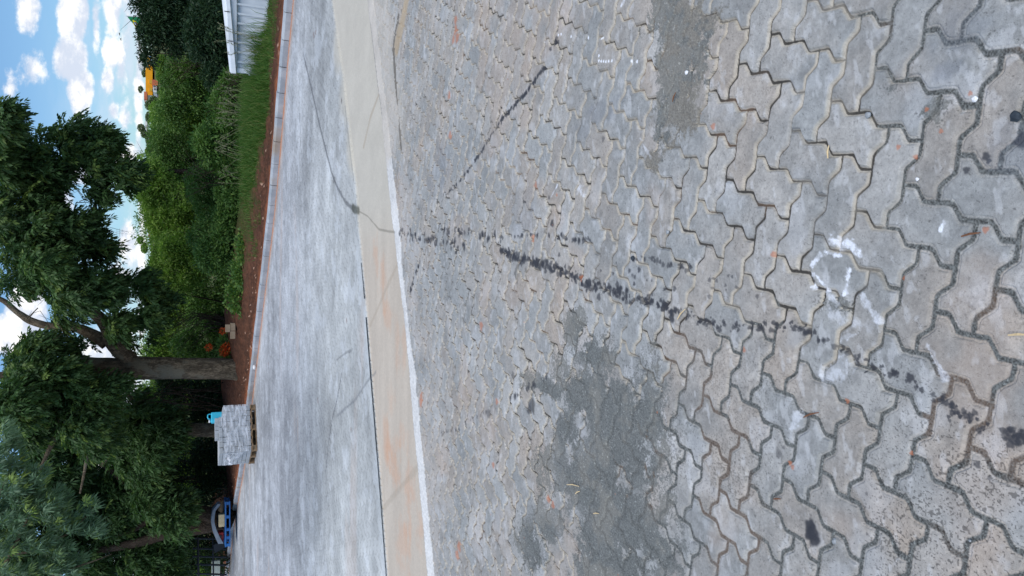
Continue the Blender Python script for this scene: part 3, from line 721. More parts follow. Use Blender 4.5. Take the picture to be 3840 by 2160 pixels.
def bark_mat(name, c1, c2, c3=None):
    m, nt = new_mat(name); co = obj_co(nt)
    mp = nt.nodes.new('ShaderNodeMapping'); mp.inputs['Scale'].default_value = (1, 1, .3); nt.links.new(co, mp.inputs[0])
    n1 = noise(nt, mp.outputs[0], 9, 6, .7, .5); n2 = noise(nt, mp.outputs[0], 38, 5, .7); n3 = noise(nt, co, 2.3, 4)
    c_ = mixc(nt, smst(nt, n1, .40, .60), c1, c2)
    c_ = mixc(nt, mth(nt, 'MULTIPLY', smst(nt, n2, .48, .58), .75), c_, tuple(x * .55 for x in c1))
    if c3 is not None: c_ = mixc(nt, smst(nt, n3, .55, .65), c_, c3)
    finish(nt, c_, .95, mth(nt, 'ADD', n1, n2), 1.0, .10, .15)
    return m
def bumpy(o, amp, sc, seed=0):
    me = o.data; n = len(me.vertices); a = np.empty(n * 3, np.float32); me.vertices.foreach_get('co', a); a = a.reshape(-1, 3)
    f = fbm(a[:, 0] * 1.3 + a[:, 1], a[:, 2] + a[:, 1] * .5, sc, seed, 3) - .5
    g = fbm(a[:, 1] * 1.7 - a[:, 0], a[:, 2], sc, seed + 9, 3) - .5
    a[:, 0] += f * amp; a[:, 1] += g * amp
    me.vertices.foreach_set('co', a.astype(np.float32).ravel()); me.update()

M_bark = bark_mat('bark_brown', tuple(lin(98, 88, 74)), tuple(lin(144, 130, 110)), tuple(lin(128, 122, 106)))
M_bark_d = bark_mat('bark_dark', tuple(lin(70, 60, 52)), tuple(lin(92, 80, 70)))
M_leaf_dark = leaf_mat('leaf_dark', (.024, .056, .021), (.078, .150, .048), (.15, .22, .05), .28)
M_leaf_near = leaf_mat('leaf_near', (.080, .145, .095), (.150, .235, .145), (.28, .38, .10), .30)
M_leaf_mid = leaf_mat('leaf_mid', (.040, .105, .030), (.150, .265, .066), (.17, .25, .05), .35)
M_leaf_lit = leaf_mat('leaf_lit', (.070, .160, .036), (.270, .420, .085), (.36, .48, .13), .40)  # sunlight on the crowns is put into this brighter leaf colour
M_leaf_deep = leaf_mat('leaf_deep', (.014, .036, .018), (.030, .064, .028), (.06, .10, .03), .20)  # darker copy: shade among the back trees is put into the leaf colour

HOLES = [(290, 632, 12, 14), (208, 722, 12, 12), (268, 715, 16, 14), (255, 690, 14, 12), (314, 779, 6, 10), (400, 682, 16, 16), (445, 840, 60, 75), (400, 870, 30, 40), (480, 770, 40, 60), (459, 977, 34, 60), (500, 900, 40, 120), (72, 1155, 30, 28), (118, 1176, 24, 20), (60, 1215, 34, 26), (14, 1267, 28, 26),
         (473, 1141, 24, 30), (145, 948, 12, 14), (372, 1340, 16, 12), (483, 1250, 14, 12), (495, 1325, 18, 20), (507, 1435, 22, 34), (455, 1505, 14, 40), (380, 1652, 10, 14), (285, 1693, 7, 7), (193, 1645, 12, 14), (141, 1990, 17, 22), (427, 1896, 9, 9), (350, 2041, 11, 13), (395, 2068, 14, 12),
         (420, 2084, 14, 14), (431, 2148, 13, 18), (320, 1743, 9, 8), (358, 1734, 10, 12), (430, 740, 20, 16), (60, 640, 14, 12), (330, 1210, 10, 8), (150, 700, 12, 10), (60, 720, 14, 10), (470, 1090, 10, 20), (230, 1740, 8, 8), (270, 1900, 7, 8)]
def to_px(P_):
    X_, Y_, Z_ = P_[:, 0], P_[:, 1], P_[:, 2] - H; d = Y_ * cp - Z_ * sp; up = Y_ * sp + Z_ * cp
    return 1920 - F * up / d, 2160 - (1080 + F * X_ / d)
def open_gaps(B, D, K, grow=1.0, nth=.40):
    """leave the openings of the canopy free of sprays"""
    x, y = to_px(B); keep = np.ones(len(B), bool)
    for (a, b, ra_, rb_) in HOLES: keep &= ((x - a) / (ra_ * grow + 14)) ** 2 + ((y - b) / (rb_ * grow + 14)) ** 2 > 1
    keep &= (fbm(B[:, 0] * 1.0 + B[:, 1] * .3, B[:, 2], 2.6, 401, 4, .65) > nth)
    return B[keep], D[keep], K[keep]
def px_crown(blobs, dens, Yr_):
    """crown blobs given in photo pixels at their distance: (x, y, rx, ry, Y, depth radius)"""
    B, D, cidx = [], [], []
    for k, (x, y, rx, ry, Yd, ryd) in enumerate(blobs):
        c_ = at(x, y, Yd); up_ = at(x - rx, y, Yd)[2] - c_[2]; rg_ = at(x, y - ry, Yd)[0] - c_[0]
        n = int(dens * rx * ry * math.pi / 1000)
        p, d = in_ell(c_, (rg_, ryd, up_), n)
        B.append(p); D.append(d); cidx.append(np.full(n, RNG.random()))
    return np.concatenate(B), np.concatenate(D), np.concatenate(cidx)
def limb(mb, pts, r, Y0, Y1=None, n=8):
    """limb through photo pixels with pixel half widths"""
    Y1 = Y0 if Y1 is None else Y1; out_ = []
    for k, (x, y) in enumerate(pts): out_.append(at(x, y, Y0 + (Y1 - Y0) * k / max(1, len(pts) - 1)))
    rr = [q * Y0 * 1.0 / F for q in r]
    # densify
    P_, R_ = [], []
    for k in range(len(out_) - 1):
        for s_ in range(4):
            t = s_ / 4; P_.append(out_[k] * (1 - t) + out_[k + 1] * t); R_.append(rr[k] * (1 - t) + rr[k + 1] * t)
    P_.append(out_[-1]); R_.append(rr[-1])
    P_ = np.array(P_)
    for _ in range(2): P_[1:-1] = (P_[:-2] + 2 * P_[1:-1] + P_[2:]) / 4
    mb.tube(P_, R_, n); return P_

# ------------------------------------------------------------------ the big tree behind the kerb
YT = 24.0
base = at(925, 1392, YT)
tree = empty('shade_tree', (float(base[0]), YT, .3)); tag(tree, 'big dark tree with a thick forked trunk right of the wrapped paver pile', 'tree', 'large trees shading the verge')
def under(o, root):
    o.parent = root; o.matrix_parent_inverse = Matrix.Translation(root.location).inverted(); return o
t_ = MB()
limb(t_, [(945, 1392), (918, 1390), (860, 1384), (700, 1381), (560, 1381), (480, 1378)], [50, 42, 37, 37, 38, 42], YT, n=20)
limb(t_, [(500, 1385), (420, 1376), (340, 1370), (240, 1366), (170, 1375), (80, 1395), (-60, 1420)], [34, 30, 28, 25, 18, 14, 10], YT, n=14)
limb(t_, [(500, 1362), (465, 1330), (420, 1285), (405, 1235), (380, 1195), (310, 1140), (240, 1090), (150, 1040), (60, 980)], [26, 27, 25, 22, 20, 17, 13, 9, 6], YT, YT - 1.5, n=14)
limb(t_, [(400, 1290), (350, 1255), (290, 1230), (170, 1220), (110, 1200), (60, 1170), (20, 1130), (-40, 1100)], [22, 19, 15, 13, 12, 10, 9, 6], YT, YT + .5, n=12)
limb(t_, [(380, 1215), (350, 1130), (330, 1050), (300, 900), (250, 800), (220, 700)], [13, 11, 9, 7, 5, 3], YT, YT - 2, n=8)
limb(t_, [(430, 1400), (330, 1410), (275, 1470), (240, 1540), (215, 1620), (150, 1760)], [16, 16, 14, 12, 9, 4], YT, YT - 1, n=10)
limb(t_, [(470, 1430), (400, 1470), (340, 1560), (330, 1700), (300, 1850)], [13, 11, 9, 6, 3], YT, YT + 1, n=8)
limb(t_, [(240, 800), (170, 690), (100, 560), (60, 470)], [6, 5, 3, 2], YT - 2, YT - 2.5, n=6)
limb(t_, [(350, 1000), (370, 850), (350, 700), (390, 560)], [6, 5, 3, 2], YT - 1.5, YT - 1.5, n=6)
limb(t_, [(60, 1000), (40, 900), (-20, 760)], [6, 5, 3], YT - 1.5, YT - 1.5, n=6)
for k in range(60):
    a_ = at(RNG.uniform(40, 330), RNG.uniform(560, 1250), YT - RNG.uniform(0, 2)); b_ = a_ + RNG.normal(0, .55, 3); twigs(t_, a_, [b_], .012)
for (x, y) in [(270, 690), (285, 700), (210, 740), (180, 760), (250, 660), (420, 1160), (500, 1420), (490, 1500)]:
    a_ = at(x, y, YT - .5)
    for k in range(4): twigs(t_, a_, [a_ + RNG.normal(0, .35, 3)], .010)
o = t_.build('trunk', M_bark, None, True); bumpy(o, .07, 2.2, 5); under(o, tree)
BL = [(60, 560, 45, 70, 22, .8), (170, 540, 50, 55, 22, .8), (110, 620, 75, 70, 22, .9), (270, 490, 55, 45, 22, .8), (250, 560, 60, 50, 22, .8), (330, 520, 60, 55, 22, .8), (385, 540, 45, 50, 22, .7), (350, 590, 60, 45, 22, .8),
      (420, 640, 60, 40, 22, .8), (470, 660, 40, 50, 22, .7), (420, 710, 50, 55, 22, .8), (360, 640, 40, 40, 22, .7), (190, 660, 60, 50, 22, .8), (60, 690, 60, 70, 22, .9), (120, 740, 70, 60, 22, .9), (390, 790, 40, 50, 22, .7), (375, 830, 40, 40, 22, .6),
      (150, 850, 110, 90, 22, 1.2), (280, 860, 80, 60, 22, 1), (90, 950, 90, 80, 22, 1.1), (230, 960, 110, 80, 22, 1.2), (340, 930, 50, 50, 22, .8), (420, 935, 35, 45, 22, .6), (330, 1040, 70, 60, 22, 1), (200, 1080, 90, 70, 22, 1.1), (420, 1080, 60, 50, 23, .8), (500, 1050, 45, 45, 23, .7), (540, 1090, 35, 50, 23, .6), (590, 1130, 50, 30, 23.5, .5), (560, 1180, 45, 50, 23.5, .6),
      (60, 1060, 60, 60, 22, .9), (250, 1180, 60, 60, 23, .8), (180, 1290, 90, 45, 25, .9), (300, 1300, 60, 40, 25.5, .8), (470, 1180, 60, 60, 25, .8), (520, 1250, 60, 60, 25.5, .8), (470, 1300, 50, 40, 26, .6), (120, 1450, 110, 90, 24, 1.2), (60, 1350, 50, 50, 24, .8),
      (260, 1420, 90, 70, 26, 1.2), (230, 1540, 100, 80, 24, 1.1), (340, 1500, 90, 80, 25.5, 1.2), (140, 1600, 110, 90, 24, 1.2), (360, 1640, 80, 80, 25, 1.1), (20, 430, 30, 40, 20, .5), (0, 470, 35, 45, 20, .5), (-20, 590, 50, 80, 21, .8), (10, 820, 50, 90, 21.5, .8)]
BL = [(b[0], b[1], b[2] * .88, b[3] * .88, b[4], b[5]) for b in BL]
BL += [(300, 745, 40, 30, 22, .7), (262, 610, 34, 34, 22, .7), (330, 700, 34, 28, 22, .6), (200, 1420, 90, 70, 22.5, .8), (330, 1470, 80, 60, 23, .8), (120, 1380, 70, 60, 22.5, .7), (420, 1520, 60, 60, 23.5, .8), (300, 1580, 80, 70, 23, .9), (60, 1520, 80, 80, 22, .9), (440, 1440, 40, 40, 23.2, .5), (150, 1300, 60, 40, 23, .6), (260, 1120, 70, 50, 21.5, .8), (160, 1000, 80, 70, 21, .8), (380, 1090, 50, 50, 21.8, .6), (440, 1230, 45, 40, 23, .6), (530, 1180, 45, 55, 23, .5)]
Bp, Dp, ci_ = open_gaps(*px_crown(BL, 38, None), 1.0, .43)
dirs = unit(Dp) * .6 + RNG.normal(0, .35, Dp.shape) + np.array([0, 0, -.25])
col = np.c_[np.clip(ci_ * .5 + RNG.random(len(Bp)) * .5, 0, 1), RNG.random(len(Bp)) * .97, np.zeros(len(Bp))]
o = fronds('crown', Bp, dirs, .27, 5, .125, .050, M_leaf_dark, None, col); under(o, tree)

# second and third tree, to its left
tree = empty('shade_tree', tuple(map(float, at(830, 1612, 27.5)))); tree.location.z = .3
tag(tree, 'straight grey trunked tree rising behind the shrink wrapped paver pile', 'tree', 'large trees shading the verge')
t_ = MB(); limb(t_, [(870, 1612), (815, 1613), (740, 1612), (660, 1612), (560, 1602), (480, 1585), (400, 1560), (250, 1600)], [30, 25, 24, 23, 20, 17, 13, 7], 27.5, n=16)
limb(t_, [(520, 1595), (440, 1660), (380, 1750)], [12, 9, 5], 27.5, n=8)
limb(t_, [(600, 1605), (500, 1510), (470, 1460), (480, 1400)], [10, 8, 6, 4], 27.5, n=8)
o = t_.build('trunk', M_bark, None, True); bumpy(o, .05, 2.5, 8); under(o, tree)
BL = [(520, 1560, 60, 60, 27, 1), (600, 1600, 55, 70, 27, .9), (560, 1680, 60, 60, 27, 1), (420, 1560, 80, 90, 28, 1.2), (470, 1690, 80, 70, 28, 1.2), (620, 1560, 30, 40, 27, .6), (640, 1640, 30, 40, 27, .6), (500, 1500, 40, 40, 27.5, .7), (330, 1620, 90, 100, 28.5, 1.2), (540, 1760, 70, 50, 28, 1)]
Bp, Dp, ci_ = open_gaps(*px_crown(BL, 36, None), 1.0, .36)
col = np.c_[np.clip(ci_ * .5 + RNG.random(len(Bp)) * .4, 0, 1), RNG.random(len(Bp)) * .9, np.zeros(len(Bp))]
o = fronds('crown', Bp, unit(Dp) * .6 + RNG.normal(0, .35, Dp.shape), .34, 5, .17, .05, M_leaf_dark, None, col); under(o, tree)

tree = empty('shade_tree', tuple(map(float, at(800, 1940, 29)))); tree.location.z = .3
tag(tree, 'dark tree with two leaning trunks behind the pallet heaped with tools', 'tree', 'large trees shading the verge')
t_ = MB(); limb(t_, [(870, 1955), (800, 1935), (740, 1918), (640, 1908), (590, 1895), (540, 1860), (470, 1800), (380, 1740)], [42, 34, 22, 22, 22, 20, 14, 7], 29, n=14)
limb(t_, [(830, 1955), (780, 1968), (700, 1985), (620, 2000), (540, 2030), (400, 2060), (250, 2080)], [30, 28, 26, 22, 16, 12, 8], 29, n=14)
limb(t_, [(600, 1895), (560, 1950), (500, 1990), (430, 2010)], [13, 10, 8, 5], 29, n=8)
o = t_.build('trunk', M_bark_d, None, True); bumpy(o, .06, 2.5, 18); under(o, tree)
BL = [(660, 1900, 40, 40, 27.8, .4), (640, 1960, 50, 40, 27.8, .4), (560, 1880, 60, 50, 28, .5), (470, 1800, 90, 90, 30, 1.3), (420, 1930, 90, 90, 30, 1.3), (520, 1950, 60, 60, 30, 1), (350, 2050, 100, 110, 30, 1.3), (500, 2080, 90, 80, 30, 1.2), (600, 2070, 60, 70, 30, 1), (250, 1900, 110, 110, 30, 1.4), (560, 1800, 60, 60, 31, .9), (600, 2150, 60, 60, 30, .9), (200, 1750, 100, 120, 29, 1.3), (120, 2000, 120, 160, 29, 1.4), (620, 1970, 40, 40, 31, .6)]
Bp, Dp, ci_ = open_gaps(*px_crown(BL, 34, None), 1.0, .36)
col = np.c_[np.clip(ci_ * .4 + RNG.random(len(Bp)) * .4, 0, 1), RNG.random(len(Bp)) * .9, np.zeros(len(Bp))]
o = fronds('crown', Bp, unit(Dp) * .6 + RNG.normal(0, .35, Dp.shape), .36, 5, .19, .055, M_leaf_dark, None, col); under(o, tree)

# a nearer tree whose branches hang in from the left; its trunk stands outside the picture
tree = empty('overhanging_tree', (-6.2, 9.5, 0)); tag(tree, 'nearest tree, long bluish green leaves hanging into the lower left corner of the sideways photo', 'tree', 'large trees shading the verge')
t_ = MB(); t_.tube([(-6.2, 9.5, -.1), (-6.2, 9.5, 1.5), (-6.0, 9.5, 3.2), (-5.2, 9.6, 4.6), (-4.2, 9.8, 5.4)], [.26, .22, .18, .13, .09], 14)
limb(t_, [(-120, 2420), (-30, 2200), (40, 2080), (100, 1950), (150, 1860)], [12, 8, 6, 4, 2], 10, n=6)
limb(t_, [(-120, 2300), (-60, 2000), (20, 1800), (60, 1700)], [9, 6, 4, 2], 10, n=6)
limb(t_, [(40, 2080), (150, 2060), (260, 2000), (330, 1930)], [5, 4, 3, 1.5], 10, n=5)
limb(t_, [(-40, 2220), (120, 2190), (300, 2120), (420, 2080)], [6, 5, 3, 1.5], 10, n=5)
o = t_.build('trunk', M_bark, None, True); bumpy(o, .03, 3, 28); under(o, tree)
def rosettes(blobs, dens, n_l, ll, lw, mat, parent, dr=.5):
    Bp, Dp, ci_ = open_gaps(*px_crown(blobs, dens, None), 1.2, .30); n = len(Bp); B, D, K = [], [], []
    ax = unit(np.array([.55, -.2, .15]) + unit(Dp) * .3 + RNG.normal(0, .25, (n, 3)))
    s_ = unit(np.cross(ax, RNG.normal(size=(n, 3)))); u_ = np.cross(s_, ax)
    cc_ = np.c_[np.clip(ci_ * .4 + RNG.random(n) * .6, 0, 1), RNG.random(n) * .96, np.zeros(n)]
    for k in range(n_l):
        th = k * 2.399; t = k / n_l
        B.append(Bp + ax * (t - .5) * ll * 1.0); D.append(ax * (.4 + .8 * t) + (s_ * math.cos(th) + u_ * math.sin(th)) * (.95 - .5 * t) + np.array([0, 0, -.45])); K.append(cc_)
    return leaves('crown', np.concatenate(B), np.concatenate(D), ll, lw, mat, parent, np.concatenate(K), dr)
BL = [(20, 1730, 60, 60, 10, .3), (60, 1830, 70, 60, 10, .4), (130, 1790, 50, 45, 10, .3), (100, 1920, 90, 70, 10, .4), (190, 1900, 70, 60, 10, .4), (260, 1960, 70, 50, 10, .3), (40, 2020, 70, 90, 10, .5), (150, 2020, 60, 50, 10, .4), (230, 2070, 50, 40, 10, .3), (60, 2130, 90, 60, 10, .4), (180, 2130, 60, 40, 10, .3), (270, 2130, 50, 40, 10, .3), (20, 1640, 40, 50, 10, .3), (350, 2000, 40, 50, 10, .2), (340, 1900, 30, 30, 10, .2), (0, 1900, 60, 120, 10.5, .4), (-40, 2050, 60, 200, 10.5, .5)]
o = rosettes(BL, 4.2, 14, .088, .021, M_leaf_near, None, .25); under(o, tree)

# ------------------------------------------------------------------ sunlit trees and thickets standing in the valley behind
def valley_tree(name, label, blobs, leafm, Yd, foot_px, dens, ll, lw, grp, trunk=True, bark=M_bark_d):
    f_ = at(*foot_px, Yd); root = empty(name, (float(f_[0]), float(Yd), -3.2)); tag(root, label, 'tree', grp)
    Bp, Dp, ci_ = px_crown([(b[0] + b[2] * .06, b[1], b[2] * .86, b[3] * .88, Yd + (b[4] if len(b) > 4 else 0), b[5] if len(b) > 5 else b[2] * Yd / F * .8) for b in blobs], dens, None)
    # many small rounded clumps spread through the crown, leaves on the outside of each
    ncl = max(12, len(Bp) // 80); sel = RNG.choice(len(Bp), ncl, replace=False); cen, cd = Bp[sel], unit(Dp[sel])
    if Yd > 21: cen, cd, _k = open_gaps(cen, cd, np.zeros(ncl), .8, .0)
    ncl = len(cen); per = 150
    rad = RNG.uniform(.16, .46, ncl)[:, None, None] * (Yd / 27); d_ = unit(RNG.normal(size=(ncl, per, 3)) + np.array([0, -.15, .45]) + cd[:, None, :] * .35)
    rr_ = RNG.uniform(.55, 1.08, (ncl, per, 1)); Bp = (cen[:, None, :] + d_ * rad * rr_ * np.array([1.15, 1.0, .8])).reshape(-1, 3)
    hh = np.repeat(RNG.random(ncl), per); n = len(Bp); dirs = d_.reshape(-1, 3) * .7 + RNG.normal(0, .5, (n, 3)) + np.array([0, 0, -.15])
    col = np.c_[np.clip(hh * .75 + RNG.random(n) * .25, 0, 1), RNG.random(n) * .90, np.zeros(n)]
    o = leaves('crown', Bp, dirs, ll, lw, leafm, None, col, .1); under(o, root)
    if trunk:
        t_ = MB(); top = at(blobs[0][0], blobs[0][1], Yd)
        b0 = np.array([f_[0], Yd, -3.4]); mid = b0 * .5 + top * .5 + np.array([.2, 0, 0])
        t_.tube([b0, b0 * .75 + mid * .25, mid, top], [.16, .14, .10, .04], 7)
        for b in blobs: twigs(t_, mid * .7 + b0 * .3, [at(b[0], b[1], Yd + (b[4] if len(b) > 4 else 0))], .055, .12)
        for k in range(14):
            b = blobs[RNG.integers(len(blobs))]; a_ = at(b[0] + b[2] * .6, b[1] + RNG.normal(0, 15), Yd); twigs(t_, a_, [a_ + RNG.normal(0, .3, 3) + np.array([0, 0, .2])], .014)
        o = t_.build('trunk', bark, None, True); under(o, root)
    return root
G1 = 'green trees in the valley behind the verge'
VT = [('leafy green tree tops left of the shed, below the orange warehouse', [(665, 330, 60, 60), (690, 250, 60, 60), (720, 340, 80, 70), (640, 420, 50, 50), (780, 260, 60, 60), (800, 350, 60, 60)], M_leaf_mid, 27, (900, 300)),
      ('rounded green tree under the white house with the red roof', [(620, 470, 50, 50), (680, 440, 70, 60), (740, 480, 70, 60), (800, 450, 60, 60), (590, 420, 30, 40)], M_leaf_lit, 29, (900, 450)),
      ('broad light green tree left of the white house', [(600, 540, 50, 50), (670, 560, 60, 60), (740, 600, 60, 60), (620, 610, 60, 50), (690, 640, 50, 50)], M_leaf_mid, 28, (900, 560)),
      ('bright green tree with the highest top, beside the hanging branch tips', [(540, 640, 40, 50), (590, 690, 60, 60), (560, 740, 45, 50), (660, 720, 70, 60), (520, 690, 25, 40)], M_leaf_lit, 26, (900, 690)),
      ('dense yellow green tree below the power pylon', [(600, 800, 60, 60), (560, 850, 35, 50), (660, 820, 70, 60), (620, 880, 60, 50), (720, 790, 60, 50)], M_leaf_lit, 27, (900, 820)),
      ('yellow green tree right of the big forked trunk, seen through its branches', [(620, 950, 50, 60), (680, 930, 70, 60), (590, 1010, 35, 60), (660, 1040, 60, 60), (740, 990, 60, 60), (620, 1090, 45, 50)], M_leaf_lit, 26, (900, 1000)),
      ('shrubby dark green tree between lit crowns and tall grass', [(760, 700, 60, 70), (790, 800, 60, 60), (820, 640, 60, 60), (840, 740, 50, 60)], M_leaf_mid, 24, (920, 720)),
      ('olive green bush crown behind the bare soil, above the dark grass tufts', [(800, 900, 60, 70), (840, 840, 50, 50), (760, 880, 50, 50), (860, 930, 40, 50)], M_leaf_mid, 23, (920, 880)),
      ('light green tree glimpsed just right of the big trunk', [(600, 1180, 40, 50), (660, 1140, 60, 50), (640, 1240, 50, 60), (720, 1160, 50, 50), (590, 1280, 40, 40), (560, 1330, 30, 30), (640, 1320, 50, 50), (700, 1330, 50, 40), (600, 1340, 40, 40)], M_leaf_lit, 32, (880, 1180)),
      ('pale green tree glimpsed between the big trunk and the straight grey trunk', [(560, 1500, 60, 50), (640, 1540, 60, 60), (600, 1460, 50, 40), (700, 1480, 60, 60), (540, 1540, 40, 40)], M_leaf_lit, 36, (880, 1500)),
      ('green tree glimpsed left of the straight grey trunk', [(690, 1700, 70, 50), (640, 1760, 60, 60), (720, 1790, 60, 60), (600, 1700, 50, 50), (700, 1850, 60, 50)], M_leaf_lit, 38, (880, 1750)),
      ('green tree glimpsed past the two leaning trunks at the lower left', [(700, 1960, 60, 50), (640, 2040, 60, 60), (720, 2080, 60, 70), (760, 2140, 50, 50), (560, 2120, 50, 50), (640, 1870, 30, 40)], M_leaf_lit, 36, (880, 2050))]
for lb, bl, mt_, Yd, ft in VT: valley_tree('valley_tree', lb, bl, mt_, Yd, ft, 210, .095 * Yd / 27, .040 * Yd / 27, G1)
G2 = 'dark trees in the shade behind the verge'
VD = [('dark narrow leaved tree under the flag, behind the white shed roof', [(580, 60, 60, 70), (640, 20, 60, 60), (620, 140, 70, 60), (700, 80, 70, 80), (560, 130, 25, 50), (545, 20, 22, 50), (740, 30, 60, 60), (560, 200, 15, 30)], M_leaf_deep, 25, (900, 80)),
      ('shadowy tree directly behind the white shed wall', [(790, 60, 70, 80), (800, 170, 60, 70), (740, 160, 60, 60), (850, 250, 50, 50), (820, 300, 50, 50)], M_leaf_deep, 22.5, (900, 160)),
      ('shaded green thicket behind the tall grass left of the shed', [(850, 400, 60, 70), (870, 500, 60, 70), (840, 580, 50, 60), (880, 330, 50, 50), (790, 540, 60, 70)], M_leaf_mid, 22, (930, 450)),
      ('shaded green thicket behind the seeding grass plumes', [(880, 620, 50, 60), (870, 720, 60, 60), (880, 820, 50, 60), (860, 900, 60, 50), (900, 960, 50, 50), (800, 960, 60, 60)], M_leaf_mid, 22.5, (930, 740)),
      ('dark bushy tree right of the big trunk, above the orange flowers', [(760, 1180, 60, 60), (820, 1120, 60, 60), (830, 1230, 50, 60), (790, 1300, 70, 50), (700, 1290, 50, 40), (720, 1090, 50, 50), (850, 1040, 40, 50)], M_leaf_mid, 28, (900, 1180)),
      ('shaded thicket between the big trunk and the wrapped paver pile', [(720, 1470, 70, 50), (800, 1500, 60, 70), (760, 1560, 60, 50), (820, 1440, 50, 40), (640, 1440, 50, 40), (840, 1570, 30, 40)], M_leaf_deep, 29, (880, 1480)),
      ('shaded thicket left of the straight grey trunk', [(760, 1690, 60, 50), (800, 1760, 50, 60), (780, 1830, 60, 50), (700, 1760, 40, 50), (830, 1690, 30, 40), (600, 1820, 60, 60)], M_leaf_deep, 31, (880, 1760)),
      ('shaded thicket behind the black railing', [(790, 2060, 40, 70), (700, 2020, 50, 40), (760, 2000, 40, 40), (680, 2120, 60, 50), (820, 2140, 20, 40)], M_leaf_deep, 33, (880, 2050)),
      ('dark tree closing the gap high between the leaning trunks and the branch tips', [(330, 1800, 110, 100), (420, 1880, 100, 80), (240, 1660, 100, 90), (480, 1640, 90, 70), (380, 1440, 70, 60), (340, 2060, 120, 110), (480, 2060, 90, 90), (140, 1600, 90, 90)], M_leaf_deep, 33, (880, 1850))]
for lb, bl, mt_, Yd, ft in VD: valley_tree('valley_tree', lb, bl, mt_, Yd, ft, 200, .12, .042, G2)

# bare drooping branches right of the trunk
bb = MB()
for k in range(26):
    y0 = RNG.uniform(1200, 1340); a_ = at(870 + RNG.uniform(-10, 20), 1215 + RNG.uniform(-25, 25), 25.5); b_ = at(RNG.uniform(560, 720), y0, 25.5 + RNG.uniform(-.6, .6))
    m_ = a_ * .45 + b_ * .55 + np.array([RNG.uniform(.2, .7), 0, 0]); bb.tube([a_, a_ * .6 + m_ * .4, m_, b_], [.018, .014, .010, .004], 5)
for k in range(22):
    y0 = RNG.uniform(1440, 1540); a_ = at(RNG.uniform(640, 860), 1480 + RNG.uniform(-60, 60), 26); b_ = at(RNG.uniform(480, 700), y0, 26)
    m_ = (a_ + b_) / 2 + RNG.normal(0, .15, 3); bb.tube([a_, m_, b_], [.016, .011, .004], 5)
o = bb.build('bare_shrub', M_bark_d, None, True); tag(o, 'tangle of bare drooping stems on both sides of the big trunk', 'shrub')
def dry_stems(name, lb, y0, y1, x0, x1, Yd, n):
    b_ = MB()
    for k in range(n):
        a_ = at(x1 + RNG.uniform(-10, 15), RNG.uniform(y0, y1), Yd); e_ = at(x0 + RNG.uniform(-20, 60), RNG.uniform(y0 - 60, y1 + 60), Yd + RNG.uniform(-.4, .4)); m_ = (a_ + e_) / 2 + np.array([RNG.normal(0, .12), 0, .1])
        b_.tube([a_, m_, e_], [.010, .007, .002], 5)
    o = b_.build(name, M_bark_d, None, True); tag(o, lb, 'shrub', 'thin stemmed shrubs behind the grass')
dry_stems('stem_shrub', 'thin brown stems fanning out left of the shed corner', 290, 350, 800, 905, 19.5, 14)
dry_stems('stem_shrub', 'pale crossing stems in front of the dark thicket behind the shed', 160, 300, 620, 800, 23.5, 12)
dry_stems('stem_shrub', 'few bare stems showing among the yellow green crowns', 560, 700, 660, 860, 22, 14)

# ------------------------------------------------------------------ grass
def verge_pt(x_, dq):
    """point dq metres behind the kerb near X = x_ , with ground height"""
    j = np.argmin(np.abs(KX - x_)); p = KP[j] + KN[j] * dq; hh, rr = ridge(j)
    j0 = abs(KX - x_); f = x_ - KX[j]; p = p + np.array([f, 0]) * 1.0
    p[1] = kerbY(np.array(x_ )) + dq * KN[j][1] if True else p[1]
    z = .10 + (hh - .10) * float(sst(np.array(dq), .1, rr)) if dq <= rr else hh - 3.4 * float(sst(np.array(dq), rr, rr + 9))
    return np.array([x_ + KN[j][0] * dq, p[1], z])
M_grass = leaf_mat('grass_green', (.045, .115, .022), (.10, .20, .035), (.22, .24, .08), .35)
M_dry = leaf_mat('grass_dry', (.16, .17, .09), (.27, .26, .17), (.38, .36, .28), .3)
def blades(name, base, hgt, wd, lean, mat, parent=None, colr=(0, 1)):
    n = len(base); hgt = np.asarray(hgt)[:, None]; th = RNG.uniform(0, 2 * np.pi, n); d = np.c_[np.cos(th), np.sin(th), np.zeros(n)]
    ph = RNG.uniform(0, 2 * np.pi, n); s_ = np.c_[np.cos(ph), np.sin(ph), np.zeros(n)] * (np.asarray(wd) * np.ones(n))[:, None] * .5
    ln = (RNG.uniform(.2, 1, n) * lean)[:, None]
    p1 = base + np.array([0, 0, .5]) * hgt + d * hgt * ln * .25; p2 = base + np.array([0, 0, 1.0]) * hgt * (1 - ln * .35) + d * hgt * ln
    v = np.stack([base - s_, base + s_, p1 + s_ * .8, p1 - s_ * .8, p2 + s_ * .15, p2 - s_ * .15], 1).reshape(-1, 3)
    i = np.arange(n)[:, None] * 6; fc = np.concatenate([i + np.array([0, 1, 2, 3]), i + np.array([3, 2, 4, 5])], 1).reshape(-1, 4)
    c_ = np.c_[RNG.uniform(colr[0], colr[1], n), RNG.random(n), np.zeros(n)]
    return mesh_np(name, v, fc, mat, parent, cols=np.repeat(c_, 6, 0))
GB, GH = [], []
